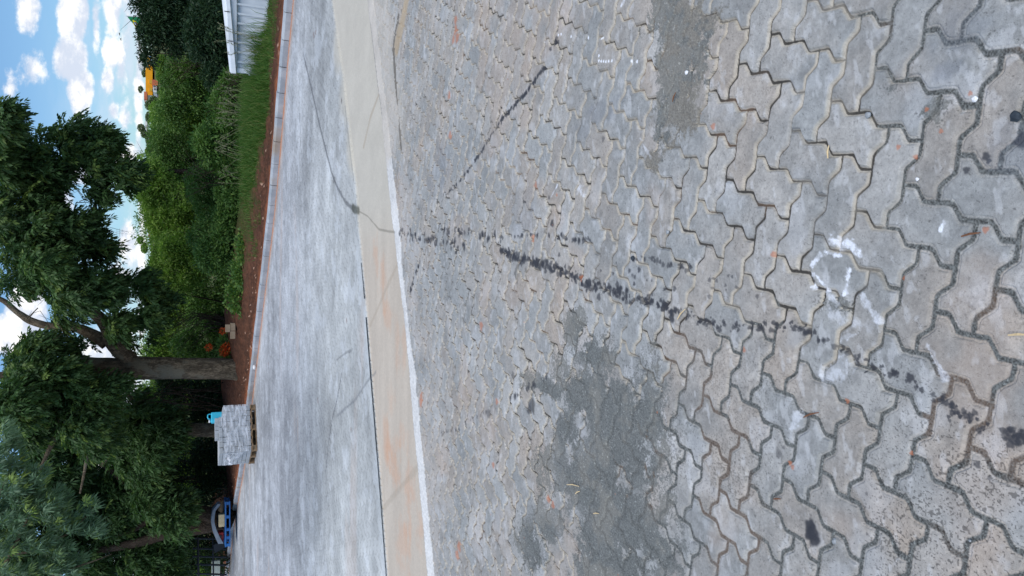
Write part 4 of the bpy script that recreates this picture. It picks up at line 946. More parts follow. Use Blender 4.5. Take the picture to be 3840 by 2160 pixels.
for k in range(26000):
    x_ = RNG.uniform(-.8, 9.0)
    lo = np.interp(x_, [-.8, .2, 1, 2, 3, 4, 5, 8], [2.6, 2.1, 1.9, 1.6, 1.4, 1.05, .75, .75]); lo += (vnoise(np.array([x_ * 2.3]), np.array([.5]), 77)[0] - .5) * .6
    dq = lo + abs(RNG.normal(0, 1)) * 1.1
    if dq > 5: continue
    if x_ < .6 and RNG.random() > .25 + (x_ + .8) / 1.4 * .6: continue
    hm = np.interp(x_, [-.8, .2, 1, 2, 2.8, 3.35, 3.8, 8], [.10, .20, .34, .48, .50, .15, .07, .07]) * np.interp(dq - lo, [0, .25, 1.0, 3], [.25, .6, 1, 1.1])
    GB.append(verge_pt(x_, dq)); GH.append(hm * RNG.uniform(.55, 1.15))
GB = np.array(GB); GB[:, 2] -= .03
o = blades('grass', GB, GH, .013, .55, M_grass); tag(o, 'lush green grass growing on the bank in front of the shed and trees', None, None, 'stuff')
# sparse tufts on the bare soil
GB, GH = [], []
for k in range(60):
    x_ = RNG.uniform(-.5, 4.5); dq = RNG.uniform(.9, 2.6); c_ = verge_pt(x_, dq)
    for q in range(RNG.integers(10, 40)): GB.append(c_ + np.r_[RNG.normal(0, .09, 2), 0]); GH.append(RNG.uniform(.05, .14))
o = blades('weeds', np.array(GB), GH, .010, .9, M_grass); tag(o, 'small weed tufts scattered on the red soil', None, None, 'stuff')
# seeding plumes
def plume_clump(x_, dq, n, h, lb, sprd=.35):
    c_ = verge_pt(x_, dq); root = empty('plume_grass', tuple(map(float, c_))); tag(root, lb, 'grass clump', 'clumps of tall seeding grass')
    b_ = MB(); pb_, pd = [], []
    for k in range(n):
        a_ = np.r_[RNG.normal(0, sprd * .5, 2), 0]; tp = a_ + np.array([RNG.normal(0, .16), RNG.normal(0, .1), h * RNG.uniform(.75, 1.1)]); m_ = (a_ + tp) / 2 + np.array([0, 0, .06])
        b_.tube([a_, m_, tp], [.004, .003, .002], 4)
        ax = unit(tp - m_)
        for q in range(26): pb_.append(tp + ax * (q / 26 - .5) * .22); pd.append(ax + RNG.normal(0, .35, 3))
    b_.build('stem', M_dry_s, root)
    leaves('plume', np.array(pb_), np.array(pd), .05, .012, M_dry, root)
    bb_ = np.c_[RNG.normal(0, sprd * .7, (n * 22, 2)), np.zeros(n * 22)]
    blades('blade', bb_, RNG.uniform(.4, .9, n * 22) * h * .8, .012, .5, M_grass, root)
M_dry_s = noisy_mat('dry_stem', (.22, .22, .13), (.30, .28, .18))
for a_ in [(3.1, 3.0, 9, .8, 'tall dry grass clump leaning at the left corner of the white shed'), (2.2, 3.3, 9, .62, 'seeding grass clump left of the shed, first of the pale plumes'), (1.6, 3.3, 14, .66, 'thick clump of whitish seeding grass in the middle of the bank'),
           (1.1, 3.4, 9, .62, 'seeding grass clump with drooping white plumes'), (.6, 3.4, 8, .6, 'leftmost clump of whitish seeding grass before the shrubs'), (.1, 3.4, 5, .5, 'small sparse grass clump at the end of the green bank'), (5.0, 1.7, 8, .42, 'thin seed heads standing in front of the white shed wall')]:
    plume_clump(*a_)
# broad leafed shrubs at the back of the bare soil
for (x, y, rx, ry, Yd, lb) in [(912, 1020, 34, 60, 21.2, 'leafy green shrub behind the bare soil, nearest the seeding grass'), (893, 1110, 36, 60, 21.8, 'leafy green shrub behind the bare soil, midway to the block stack'), (925, 930, 30, 60, 20.6, 'paler shrub standing behind the leafy bank shrubs')]:
    n = int(rx * ry * 1.1); c_ = at(x, y, Yd); p, d = in_ell(c_, (ry * Yd / F, .5, rx * Yd / F), n); kp_ = fbm(p[:, 0], p[:, 2] + p[:, 1], 4, 9, 3) > .44; p, d = p[kp_] + RNG.normal(0, .06, (kp_.sum(), 3)), d[kp_]; n = len(p)
    root = empty('shrub', (float(c_[0]), float(c_[1]), .3)); tag(root, lb, 'shrub', 'shrubs at the back of the bank')
    o = leaves('foliage', p, d + RNG.normal(0, .5, d.shape), .10, .055, M_leaf_mid); under(o, root)
    t_ = MB(); twigs(t_, (c_[0], c_[1], .2), [p[k] for k in range(0, n, max(1, n // 12))], .012); o = t_.build('stem', M_bark_d, None); under(o, root)
# orange flowering plant beside the trunk
fr = empty('flowering_plant', tuple(map(float, at(868, 1305, 24.5)))); tag(fr, 'low plant with orange red flowers between the block stack and the big trunk', 'plant')
M_flower = leaf_mat('flower_orange', (.55, .07, .02), (.70, .13, .03), (.6, .2, .05), .3)
pf, pd = [], []
for (x, y, r) in [(845, 1312, 16), (835, 1240, 8), (850, 1300, 12), (782, 1303, 9), (838, 1325, 9)]:
    c_ = at(x, y, 24.4); p, d = in_ell(c_, np.array([r, r * .6, r]) * 24.4 / F, int(r * 9)); o = leaves('flower', p, d, .07, .04, M_flower); under(o, fr)
p, d = in_ell(at(855, 1300, 24.6), (.55, .25, .28), 700); o = leaves('foliage', p, d, .12, .05, M_leaf_mid); under(o, fr)

# ------------------------------------------------------------------ white metal shed
M_white = noisy_mat('white_sheet', lin(196, 204, 214), lin(214, 220, 228), 2.5, lin(176, 182, 186), .8, rough=.45, bump=.05, spec=.5, fine=30, amp=.06)
YS = 17.0
s0 = at(880, 262, YS); shed = empty('metal_shed', (float(s0[0]), YS, -.9)); tag(shed, 'low white corrugated metal shed half hidden behind the grassy bank', 'shed')
xl = s0[0]; ze = at(887, 240, YS)[2]; xr_ = xl + 6
wv, wf = [], []
prof_ = []
x_ = xl + .02
while x_ < xr_:
    for dx, dy in ((0, 0), (.11, 0), (.125, -.055), (.165, -.055), (.18, 0)): prof_.append((x_ + dx, YS + dy))
    x_ += .20
for (px_, py_) in prof_: wv += [(px_, py_, -.9), (px_, py_, ze + .02)]
wf = [[2 * i, 2 * i + 2, 2 * i + 3, 2 * i + 1] for i in range(len(prof_) - 1)]
o = mesh_np('wall', wv, wf, M_white); under(o, shed)
o = MB().poly_prism([(xl, YS + .01, -.9), (xl, YS + .01, ze), (xl + 2.6, YS + 6, ze - .3), (xl + 2.6, YS + 6, -.9)], (.06, 0, 0)).build('wall', M_white); under(o, shed)
o = MB().box((xl - .015, YS - .03, (ze - .9) / 2), (.09, .05, ze + .9)).build('corner_trim', M_white); under(o, shed)
za, zb = at(860, 0, YS)[2], at(880, 233, YS)[2]; slope = (za - zb) / (at(860, 0, YS)[0] - at(880, 233, YS)[0])
zt = lambda x_: zb + slope * (x_ - at(880, 233, YS)[0])
o = MB().poly_prism([(xl + .05, YS - .075, ze), (xr_, YS - .075, ze), (xr_, YS - .075, zt(xr_)), (xl + .05, YS - .075, zt(xl + .05))], (0, .03, 0)).build('fascia', M_white); under(o, shed)
zc, zd = at(833, 0, YS)[2], at(860, 248, YS)[2]; sl2 = (zc - zd) / (at(833, 0, YS)[0] - at(860, 248, YS)[0]); z2 = lambda x_: zd + sl2 * (x_ - at(860, 248, YS)[0])
o = MB().poly_prism([(xl - .10, YS - .12, zt(xl - .1) - .0), (xr_, YS - .12, zt(xr_)), (xr_, YS - .02, z2(xr_)), (xl - .04, YS - .02, z2(xl)), (xl - .10, YS - .10, z2(xl) - .03)], (0, .04, 0)).build('roof_trim', M_white); under(o, shed)
o = MB().poly_prism([(xl, YS, z2(xl) - .03), (xr_, YS, z2(xr_) - .03), (xr_, YS, z2(xr_) - .07), (xl, YS, z2(xl) - .07)], (2.6, 6, -1.3)).build('roof', M_white); under(o, shed)
for q_ in (.55, 1.15): o = MB().box((xl + q_, YS - .13, z2(xl + q_) - .06), (.012, .02, .10)).build('roof_joint', M_dark); under(o, shed)
o = MB().box((xl - .02, YS - .12, -.02), (.14, .16, .16), .3, ch=.02).build('concrete_block', M_kerb); tag(o, 'pale lump of concrete in the grass at the foot of the shed corner', 'block')
o.location.z = .36; 

# ------------------------------------------------------------------ pile of pavers on a pallet
M_wood = noisy_mat('pallet_wood', lin(128, 104, 80), lin(154, 128, 100), 5, lin(104, 82, 64), 3, bump=.3, fine=50, amp=.25)
M_pv = noisy_mat('new_paver', lin(160, 164, 168), lin(184, 187, 190), 6, lin(150, 150, 148), 3, bump=.3, fine=60, amp=.18)
PR = math.radians(-7)
c0 = gnd(957, 1510); c1 = gnd(962, 1690); c2 = gnd(940, 1768)
front = (c1 - c0); Lf = np.linalg.norm(front); ang = math.atan2(front[1], front[0])
PW, PD = 1.20, 1.12
pc = gnd(951, 1600); ax_f = np.array([1.0, 0.0])
# pallet frame: local x along the front face (to the right), local y away from the camera
PA = math.radians(29)                       # turned so that its left end shows
org = gnd(958, 1516)                         # front right bottom corner
ex = np.array([math.cos(PA), math.sin(PA)]); ey = np.array([-math.sin(PA), math.cos(PA)])
ctr = org - ex * PW / 2 + ey * PD / 2
pal = empty('pallet', (ctr[0], ctr[1], 0), PA); tag(pal, 'wooden pallet under the shrink wrapped pile of pavers', 'pallet')
for k, yy in enumerate((-PD / 2 + .05, 0, PD / 2 - .05)):
    MB().box((0, yy, .012), (PW, .10, .022)).build('board', M_wood, pal)
    MB().box((0, yy, .103), (PW, .09, .022)).build('board', M_wood, pal)
    for xx in (-PW / 2 + .07, 0, PW / 2 - .07): MB().box((xx, yy, .0575), (.13, .095, .069), ch=.004).build('block', M_wood, pal)
for k in range(7): MB().box((-PW / 2 + .06 + k * (PW - .12) / 6, 0, .125), (.10, PD + .10, .020)).build('slat', M_wood, pal)
pile = empty('paver_pile', (ctr[0], ctr[1], .135), PA); tag(pile, 'pile of new pale grey pavers in eight layers on a pallet, loosely shrink wrapped', 'paver pile')
LH = .093; nl = 8
cnt = 0
for L in range(nl):
    nx = 9; pitch = (PW - .02) / nx
    mb = MB()
    top = L == nl - 1
    for i in range(nx):
        for j in range(4):
            if top and (i > 6): continue
            d_y = (PD - .04) / 4
            mb.box((-PW / 2 + .01 + (i + .5) * pitch + RNG.normal(0, .004), -PD / 2 + .02 + (j + .5) * d_y + RNG.normal(0, .005), LH * L + LH / 2 + RNG.normal(0, .001)), (pitch - .008, d_y - .010, LH - .006), RNG.normal(0, .012), ch=.007)
    mb.build('paver_layer', M_pv, pile)
mb = MB()
for i in range(5): mb.box((-.12 + i * .105, -.30 + RNG.normal(0, .01), LH * nl + LH / 2 - .004), (.098, .21, LH - .006), RNG.normal(0, .03), ch=.007)
mb.build('loose_pavers', M_pv, pile)
# shrink wrap: thin crumpled film round the upper layers
m, ntx = new_mat('shrink_wrap'); co = obj_co(ntx)
mp = ntx.nodes.new('ShaderNodeMapping'); mp.inputs['Scale'].default_value = (2.2, 2.2, 9); mp.inputs['Rotation'].default_value = (0, .5, 0); ntx.links.new(co, mp.inputs[0])
n1 = noise(ntx, mp.outputs[0], 1.6, 4, .6, .6); al = mth(ntx, 'MULTIPLY_ADD', smst(ntx, n1, .40, .66), .55, .16)
finish(ntx, tuple(lin(236, 238, 244)), .25, n1, .5, .03, .7, Alpha=al)
M_wrap = m
def film(name, x0, x1, z0, z1, face, parent):
    nx, nz = 40, 26; v = []
    for a in range(nx + 1):
        for b in range(nz + 1):
            s_ = x0 + (x1 - x0) * a / nx; zf = b / nz
            lo_ = z0(s_) if callable(z0) else z0; hi_ = z1(s_) if callable(z1) else z1; z = lo_ + (hi_ - lo_) * zf
            of = .012 + .022 * float(fbm(np.array([s_ * 2 + z * 3]), np.array([z * 9 - s_]), 2.2, 7, 4)[0])
            v.append((s_, -PD / 2 - of + .008, z) if face == 'f' else (-PW / 2 - of + .008, s_, z))
    idx_ = np.arange((nx + 1) * (nz + 1)).reshape(nx + 1, nz + 1)
    q = np.stack([idx_[:-1, :-1], idx_[:-1, 1:], idx_[1:, 1:], idx_[1:, :-1]], -1).reshape(-1, 4)
    return mesh_np(name, np.array(v), q, M_wrap, parent, smooth=True)
film('shrink_wrap', -PW / 2 - .01, PW / 2 + .01, lambda s_: .04 + .10 * (s_ + .3) ** 2 + .1 * math.sin(s_ * 9) * .3, lambda s_: LH * 7.0 + .05 * math.sin(s_ * 6), 'f', pile)
film('shrink_wrap', -PD / 2, PD / 2 * .8, lambda s_: .22 + .2 * (s_ + .3), lambda s_: LH * 7.1 - .06 * (s_ + .5), 's', pile)
# the loose end of the film
mb = MB(); pts = [(-PW / 2 - .01, -.3, LH * 5.5), (-PW / 2 - .09, -.33, LH * 5.7), (-PW / 2 - .16, -.36, LH * 5.2), (-PW / 2 - .22, -.38, LH * 5.6), (-PW / 2 - .26, -.40, LH * 4.9)]
mb.tube(pts, [.05, .03, .035, .015, .02], 7); o = mb.build('wrap_tail', M_wrap, pile, True); bumpy(o, .05, 14, 3)

# turquoise jerry can
M_can = noisy_mat('turquoise_plastic', lin(52, 176, 204), lin(62, 188, 214), 3, rough=.4, bump=.05, fine=20, amp=.05, spec=.5)
M_cap = noisy_mat('white_plastic', lin(210, 214, 216), lin(222, 224, 226), rough=.5, bump=.05, amp=.05)
jp = ctr + ex * (PW / 2 - .20) - ey * .30; jz = .135 + LH * 7
can = empty('jerry_can', (jp[0], jp[1], jz), PA); tag(can, 'turquoise plastic jerry can with a handle standing on top of the wrapped pavers', 'jerry can')
bm = bmesh.new(); bmesh.ops.create_cube(bm, size=1)
for v in bm.verts: v.co = Vector((v.co.x * .25, v.co.y * .17, v.co.z * .26 + .13))
bmesh.ops.bevel(bm, geom=bm.edges[:], offset=.03, segments=4, affect='EDGES', profile=.6)
me = bpy.data.meshes.new('body'); bm.to_mesh(me); bm.free(); me.materials.append(M_can); me.polygons.foreach_set('use_smooth', np.ones(len(me.polygons), dtype=bool))
o = bpy.data.objects.new('body', me); C.objects.link(o); o.parent = can
MB().tube([(.10, 0, .25), (.105, 0, .30), (.085, 0, .335), (.02, 0, .34), (-.02, 0, .32), (-.035, 0, .25)], [.015, .015, .015, .015, .015, .015], 10).build('handle', M_can, can, True)
MB().tube([(-.085, 0, .255), (-.085, 0, .285)], .030, 14).build('neck', M_can, can, True)
MB().tube([(-.085, 0, .283), (-.085, 0, .318)], .036, 16).build('cap', M_cap, can, True)

# blue pallet loaded with tools at the far left
M_blue = noisy_mat('blue_plastic', lin(34, 88, 150), lin(46, 102, 164), 3, rough=.5, amp=.1, bump=.1)
M_red = noisy_mat('red_paint', lin(120, 30, 34), lin(142, 42, 42), 4, rough=.5, amp=.15)
M_grey = noisy_mat('grey_rubber', lin(108, 118, 130), lin(124, 134, 146), 4, rough=.7, amp=.12)
M_tan = noisy_mat('tan_block', lin(190, 172, 136), lin(208, 190, 152), 5, amp=.15)
M_sack = noisy_mat('brown_sack', lin(112, 92, 70), lin(134, 112, 88), 5, amp=.25)
M_blk = noisy_mat('black_paint', lin(26, 32, 40), lin(34, 40, 48), 4, rough=.6, amp=.1)
YB = 28.5
b0 = at(862, 1955, YB); px1 = YB * 1.03 / F
zb0 = at(862, 1955, YB)[2]
bp = empty('blue_pallet', (float(b0[0]), YB, float(zb0)), 0.05); tag(bp, 'blue plastic pallet on the dirt behind the kerb at the lower left', 'pallet')
WB = 308 / 2.04 * px1
for zz, hh in ((.02, .035), (.155, .045)): MB().box((0, 0, zz), (WB, .8, hh), ch=.008).build('deck', M_blue, bp)
for xx in (-.46, -.3, -.12, .16, .46):
    MB().box((xx * WB, -.33, .085), (.10, .12, .10), ch=.01).build('leg', M_blue, bp)
    MB().box((xx * WB, .33, .085), (.10, .12, .10), ch=.01).build('leg', M_blue, bp)
zt_ = zb0 + .178
def on_b(x, y=0.0): p = bp.matrix_basis @ Vector((x * WB, y, 0)); return (p.x, p.y, zt_)
lo_ = on_b(.07, -.1); MBo = MB().box((0, 0, .10), (.42, .35, .20), ch=.02).box((-.02, 0, .0 + .21), (.0001, .0001, .0001)); o = MB().box((0, 0, .10), (.42, .35, .20), .08, ch=.02).build('tan_block', M_tan); o.location = lo_
tag(o, 'pale tan block lying on the blue pallet under the grey arch', 'block')
rm = empty('red_machine', on_b(-.30, -.05)); tag(rm, 'dark red engine box on the blue pallet at the left end of the grey arch', 'machine')
MB().box((0, 0, .13), (.34, .34, .20), ch=.03).build('housing', M_red, rm); MB().tube([(.05, -.18, .15), (.05, -.22, .15)], .05, 14).build('knob', M_blk, rm)
MB().box((.02, 0, .245), (.16, .18, .04), ch=.015).build('lid', M_red, rm)
sk = MB().tube([(-.2, 0, .08), (-.1, 0, .12), (.05, .02, .11), (.2, 0, .06)], [.05, .10, .09, .04], 10).build('brown_sack', M_sack, None, True); bumpy(sk, .05, 8, 2); sk.location = on_b(.36, -.1); tag(sk, 'crumpled brown sack at the right end of the blue pallet', 'sack')
bs = MB().box((0, 0, .12), (.5, .3, .24), ch=.05).build('dark_bag', M_blk, None, True); bs.location = on_b(.02, .2); tag(bs, 'dark bag behind the tan block on the blue pallet', 'bag')
# the grey curved guard arching over it
ar = []
for k in range(15):
    t = k / 14; x = np.interp(t, [0, .15, .4, .65, .85, 1], [820, 800, 794, 800, 812, 822]); y = np.interp(t, [0, .15, .4, .65, .85, 1], [1890, 1915, 1955, 1990, 2020, 2040]); ar.append((x, y))
oA, iA = [], []
for k, (x, y) in enumerate(ar):
    wd_ = 7 + 9 * (k / 14) ** 1.5; oA.append(at(x - 3, y, YB - .3)); iA.append(at(x + wd_, y - (2 if k > 7 else -2), YB - .3))
o = MB(); n_ = len(oA); o.v = [tuple(p) for p in oA] + [tuple(p) for p in iA] + [tuple(p + np.array([0, .35, 0])) for p in oA] + [tuple(p + np.array([0, .35, 0])) for p in iA]
for k in range(n_ - 1):
    for a_, b_ in ((0, n_), (2 * n_, 3 * n_), (0, 2 * n_), (n_, 3 * n_)): o.f.append([a_ + k, a_ + k + 1, b_ + k + 1, b_ + k])
o.f.append([0, n_, 3 * n_, 2 * n_]); o.f.append([n_ - 1, 2 * n_ - 1, 4 * n_ - 1, 3 * n_ - 1])
o = o.build('curved_guard', M_grey, None); tag(o, 'grey curved machine guard arching over the things on the blue pallet', 'guard')
# black railing and low white wall at the far left
YR = 30.5
rl = empty('railing', tuple(map(float, at(850, 2110, YR)))); tag(rl, 'black metal railing behind the blue pallet at the lower left', 'railing')
R_ = MB(); q_ = YR / F
for y in (2022, 2060, 2090, 2120, 2155, 2195): b_ = MB().tube([at(850, y, YR), at(735 if y > 2090 else 722, y - 4, YR)], .035, 6).build('post', M_blk); under(b_, rl)
for x in (742, 798): b_ = MB().tube([at(x, 2015, YR), at(x + 4, 2240, YR)], .04 if x < 760 else .03, 6).build('rail', M_blk); under(b_, rl)
b_ = MB(); b_.poly_prism([at(800, 2044, YR - .4), at(845, 2030, YR - .4), at(845, 2052, YR - .4), at(806, 2075, YR - .4)], (0, .3, 0)); o = b_.build('black_sheet', M_blk); tag(o, 'dark folded sheet leaning between the blue pallet and the railing', 'sheet')
M_wall = noisy_mat('weathered_wall', lin(176, 186, 178), lin(196, 200, 190), 3, lin(140, 150, 130), 1.5, amp=.2)
o = MB().box(tuple((at(800, 2150, 31.5) + at(818, 2240, 31.5)) / 2), (1.9, .15, .30)).build('low_wall', M_wall); tag(o, 'piece of weathered whitish wall behind the black railing', 'wall')
# block stack on the soil near the flowers
for (x, y, dz, lb) in [(872, 1228, 0, 'left bottom concrete block of the little stack right of the big trunk'), ]:
    pass
M_blockb = noisy_mat('old_block', lin(134, 118, 98), lin(152, 136, 116), 5, amp=.2)
bz = at(873, 1240, 22.6)
for k, (dx, dz, rz, lb) in enumerate([(-.12, 0, .05, 'left lower block of the small concrete stack on the soil right of the big trunk'), (.11, 0, -.04, 'right lower block of the small concrete stack on the soil right of the big trunk'), (.07, .13, .02, 'top block of the small concrete stack on the soil right of the big trunk')]):
    o = MB().box((0, 0, .06), (.21, .17, .125), ch=.008).build('concrete_block', M_blockb); o.location = (float(bz[0] + dx), float(bz[1]), float(bz[2] + dz - .06)); o.rotation_euler.z = rz
    tag(o, lb, 'block', 'small stack of blocks on the soil')
# lamp-like white stone on the kerb near the trunk
def stone(name, pos, r, mat, lb, cat, grp=None, seed=0):
    bm = bmesh.new(); bmesh.ops.create_icosphere(bm, subdivisions=2, radius=r)
    rg = np.random.default_rng(seed)
    k = rg.normal(0, 1, (3, 3))
    for v in bm.verts:
        n_ = np.array(v.co) / r; f = 1 + .16 * math.sin(3 * n_ @ k[0]) + .12 * math.sin(4 * n_ @ k[1]); v.co = Vector(n_ * r * f) * 1.0; v.co.z *= .7
    me = bpy.data.meshes.new(name); bm.to_mesh(me); bm.free(); me.materials.append(mat); o = bpy.data.objects.new(name, me); C.objects.link(o); o.location = pos
    tag(o, lb, cat, grp); return o
M_st_w = noisy_mat('white_stone', lin(214, 216, 220), lin(232, 232, 232), 40, amp=.15, rough=.6); M_st_d = noisy_mat('dark_stone', lin(44, 52, 60), lin(58, 66, 74), 40, amp=.2); M_st_g = noisy_mat('grey_stone', lin(130, 136, 140), lin(160, 164, 168), 40, amp=.2)
M_straw = noisy_mat('straw', lin(206, 182, 140), lin(222, 200, 160), 30, amp=.2); M_twig = noisy_mat('twig_brown', lin(110, 76, 56), lin(134, 96, 70), 30, amp=.2)
p_ = at(958, 1376, 19.9); stone('plastic_cup', (float(gnd(962, 1376)[0]), float(gnd(962, 1376)[1]), .05), .06, M_st_w, 'white crumpled cup lying at the foot of the kerb below the big trunk', 'litter', None, 5)
def g3(x, y, z=.004): g_ = gnd(x, y); return (float(g_[0]), float(g_[1]), z)
for k, (x, y, r, m_, lb) in enumerate([(2576, 272, .010, M_st_w, 'small white stone on the sandy patch between pavers'), (2374, 968, .011, M_st_d, 'black pebble among the oil drips, in a paver joint'), (3257, 432, .011, M_st_g, 'pale grey chip in the joint right of the white scuff marks'), (3657, 372, .009, M_st_w, 'whitish pebble in the joint near the orange spot'),
                                       (3640 / 1, 2030 - 2, .004, M_st_g, 'tiny grey chip on a near paver'), (3131, 2030, .010, M_st_g, 'grey pebble in the joint beside the black oil blot'), (3810, 437, .014, M_st_d, 'dark angular stone wedged in the joint nearest the corner'), (3442, 673, .006, M_st_w, 'tiny white chip at the edge of a near paver'), (2504, 870, .010, M_st_g, 'brownish grit lump in the joint inside the sandy patch')]):
    stone('pebble', g3(x, y, .002), r * .78, m_, lb, 'pebble', None, k + 3)
for k, (x, y, ln, an, m_, lb) in enumerate([(2154, 1820, .12, 1.4, M_straw, 'pale straw lying on the dark gravel patch'), (2172, 1846, .05, 1.1, M_straw, 'short broad straw flake on the dark gravel patch'), (3830, 1256, .045, 1.5, M_straw, 'cream wood splinter on a near paver'), (2562, 1178, .06, .9, M_straw, 'white straw bit lying beside the big oil drops'),
                                            (3050, 1555, .06, 1.2, M_twig, 'thin brown twig across a joint'), (3650, 880, .045, 1.45, M_twig, 'fine tan twig beside the orange spot'), (2535, 365, .035, .6, M_twig, 'curled brown twig on the sandy patch'), (2242, 1925, .05, 1.3, M_straw, 'thin straw near the bottom of the gravel patch'), (3115, 570, .035, .1, M_straw, 'thin white stalk lying along a joint'), (2922, 1870, .03, 1.3, M_twig, 'small brown twig in a joint near the black oil blot')]):
    c_ = g3(x, y, .008); o = MB().tube([(-ln / 2, 0, 0), (0, ln * .04, .002), (ln / 2, 0, 0)], [.0018, .0028, .0012], 5).build('twig' if m_ is M_twig else 'straw', m_); o.location = c_; o.rotation_euler.z = -an; tag(o, lb, 'twig' if m_ is M_twig else 'straw')

# ------------------------------------------------------------------ far hillside: buildings, trees, flag, pylons
M_org = noisy_mat('orange_paint', lin(236, 158, 30), lin(244, 168, 36), .02, amp=.04, fine=.3, bump=0)
M_bw = noisy_mat('white_render', lin(220, 218, 214), lin(234, 232, 228), .1, amp=.05, fine=.5, bump=0); M_roof = noisy_mat('roof_tile', lin(190, 104, 72), lin(206, 122, 88), .3, amp=.15, fine=2, bump=0); M_win = noisy_mat('window_dark', lin(84, 92, 104), lin(96, 104, 114), rough=.3, bump=0)
M_gr = noisy_mat('pale_green_wall', lin(196, 212, 186), lin(206, 220, 196), .1, amp=.06, fine=.5, bump=0); M_yel = noisy_mat('ochre_paint', lin(206, 158, 56), lin(214, 166, 62), .1, amp=.04, fine=.5, bump=0); M_bl2 = noisy_mat('blue_tank', lin(74, 132, 190), lin(84, 142, 200), 1, amp=.05, bump=0)
YH = 420.0
def fbox(x0, x1, y0, y1, Yd, dep_, mat, name=None):
    """box whose front face covers the photo pixel rectangle at distance Yd"""
    a_, b_ = at(x0, y1, Yd), at(x1, y0, Yd); mb = MB().box(((a_[0] + b_[0]) / 2, Yd + dep_ / 2, (a_[2] + b_[2]) / 2), (abs(b_[0] - a_[0]), dep_, abs(a_[2] - b_[2]))); return mb.build(name or 'wall', mat)
def bld(name, lb, parts, Yd, grp=None):
    a_ = at(parts[0][1], (parts[0][2] + parts[0][3]) / 2, Yd); r_ = empty(name, tuple(map(float, a_))); tag(r_, lb, 'building', grp)
    for p_ in parts:
        nm, x1_, y0_, y1_, x0_, dp, mt_ = p_[0], p_[1], p_[2], p_[3], p_[4], p_[5], p_[6]; off = p_[7] if len(p_) > 7 else 0
        o = fbox(x0_, x1_, y0_, y1_, Yd - off, dp, mt_, nm); under(o, r_)
    return r_
# (name, x_bottom, y0, y1, x_top, depth, material, forward offset)
bld('warehouse', 'large orange warehouse on the far hillside', [('wall', 572, 238, 362, 546, 30, M_org), ('wall', 566, 214, 237.6, 548, 26, M_yel, 2), ('door', 571, 300, 312, 560, 2, M_yel, 1.2), ('door', 571, 330, 340, 560, 2, M_yel, 1.2)], YH)
bld('house', 'white house with a red roof in front of the orange warehouse', [('wall', 588, 310, 344, 574, 10, M_bw), ('roof', 592, 300, 318, 570, 8, M_roof, 1), ('window', 580, 322, 326, 575, 1, M_win, .6), ('window', 582, 331, 337, 577, 1, M_win, .6)], 360)
bld('house', 'small red roofed house left of the orange warehouse', [('wall', 575, 358, 380, 545, 10, M_bw), ('roof', 552, 344, 372, 540, 8, M_roof, 2)], 380)
bld('apartment_block', 'tall narrow white block with dark windows on the skyline', [('tower', 534, 226, 240, 517, 20, M_bw), ('base', 540, 232, 256, 526, 20, M_bw, 2), ('window', 526, 226.5, 230, 518, 1, M_win, 1)], 700)
bld('long_building', 'pale green long building right of the orange warehouse', [('wall', 562, 150, 212, 552, 14, M_gr), ('wall', 540, 160, 176, 533, 14, M_bw, -20), ('shed', 556, 196, 212, 562, 8, M_bw, 3)], 430)
bld('house', 'white houses showing above the tree tops near the pylon', [('wall', 553, 455, 470, 543, 10, M_bw), ('wall', 552, 478, 500, 540, 10, M_bw), ('roof', 541, 485, 494, 537, 8, M_roof)], 330)
bld('house', 'pale house corner beyond the trees below the hanging branch', [('wall', 565, 1040, 1056, 550, 8, M_bw), ('wall', 572, 868, 880, 558, 8, M_bw), ('roof', 559, 866, 882, 556, 8, M_roof, .5)], 200)
o = MB().tube([at(568, 228, 400), at(563, 228, 400)], 2.0, 12).build('water_tank', M_bl2); tag(o, 'blue water tank below the ochre end of the warehouse', 'tank')
G3 = 'distant trees on the hillside'
M_leaf_far = leaf_mat('leaf_far', (.10, .15, .07), (.17, .22, .10), (.22, .26, .12), .2)
FT = [('round tree alone on the skyline above the warehouse', [(526, 335, 9, 13)], 400), ('bushy tree behind the right end of the orange warehouse', [(543, 215, 9, 22), (546, 195, 8, 16)], 470), ('dark tree behind the middle of the warehouse roof', [(540, 275, 8, 14)], 470), ('tree left of the red roofed house on the hill', [(562, 395, 22, 22), (575, 375, 16, 16)], 340),
      ('light green tree in front of the orange warehouse', [(596, 250, 20, 30), (600, 285, 18, 26), (604, 225, 20, 24)], 120), ('light green tree left of the white house', [(612, 350, 18, 26), (615, 385, 22, 26), (600, 400, 16, 20)], 120), ('low hill tree behind the green building', [(548, 130, 8, 24), (552, 100, 9, 22)], 450), ('thin wispy tree on the skyline beside the white houses', [(528, 480, 14, 16), (538, 500, 12, 18)], 150),
      ('thin wispy tree on the skyline beside the hanging branches', [(525, 900, 12, 16), (540, 930, 14, 22)], 90), ('row of hill trees beyond the white houses', [(556, 440, 12, 22), (556, 520, 12, 30), (555, 570, 12, 24)], 300), ('hill trees at the right edge beyond the flag', [(532, 20, 12, 30), (540, 70, 10, 26)], 300), ('hill trees behind the bright crowns left of the pylon', [(556, 780, 12, 30), (560, 840, 12, 30)], 260)]
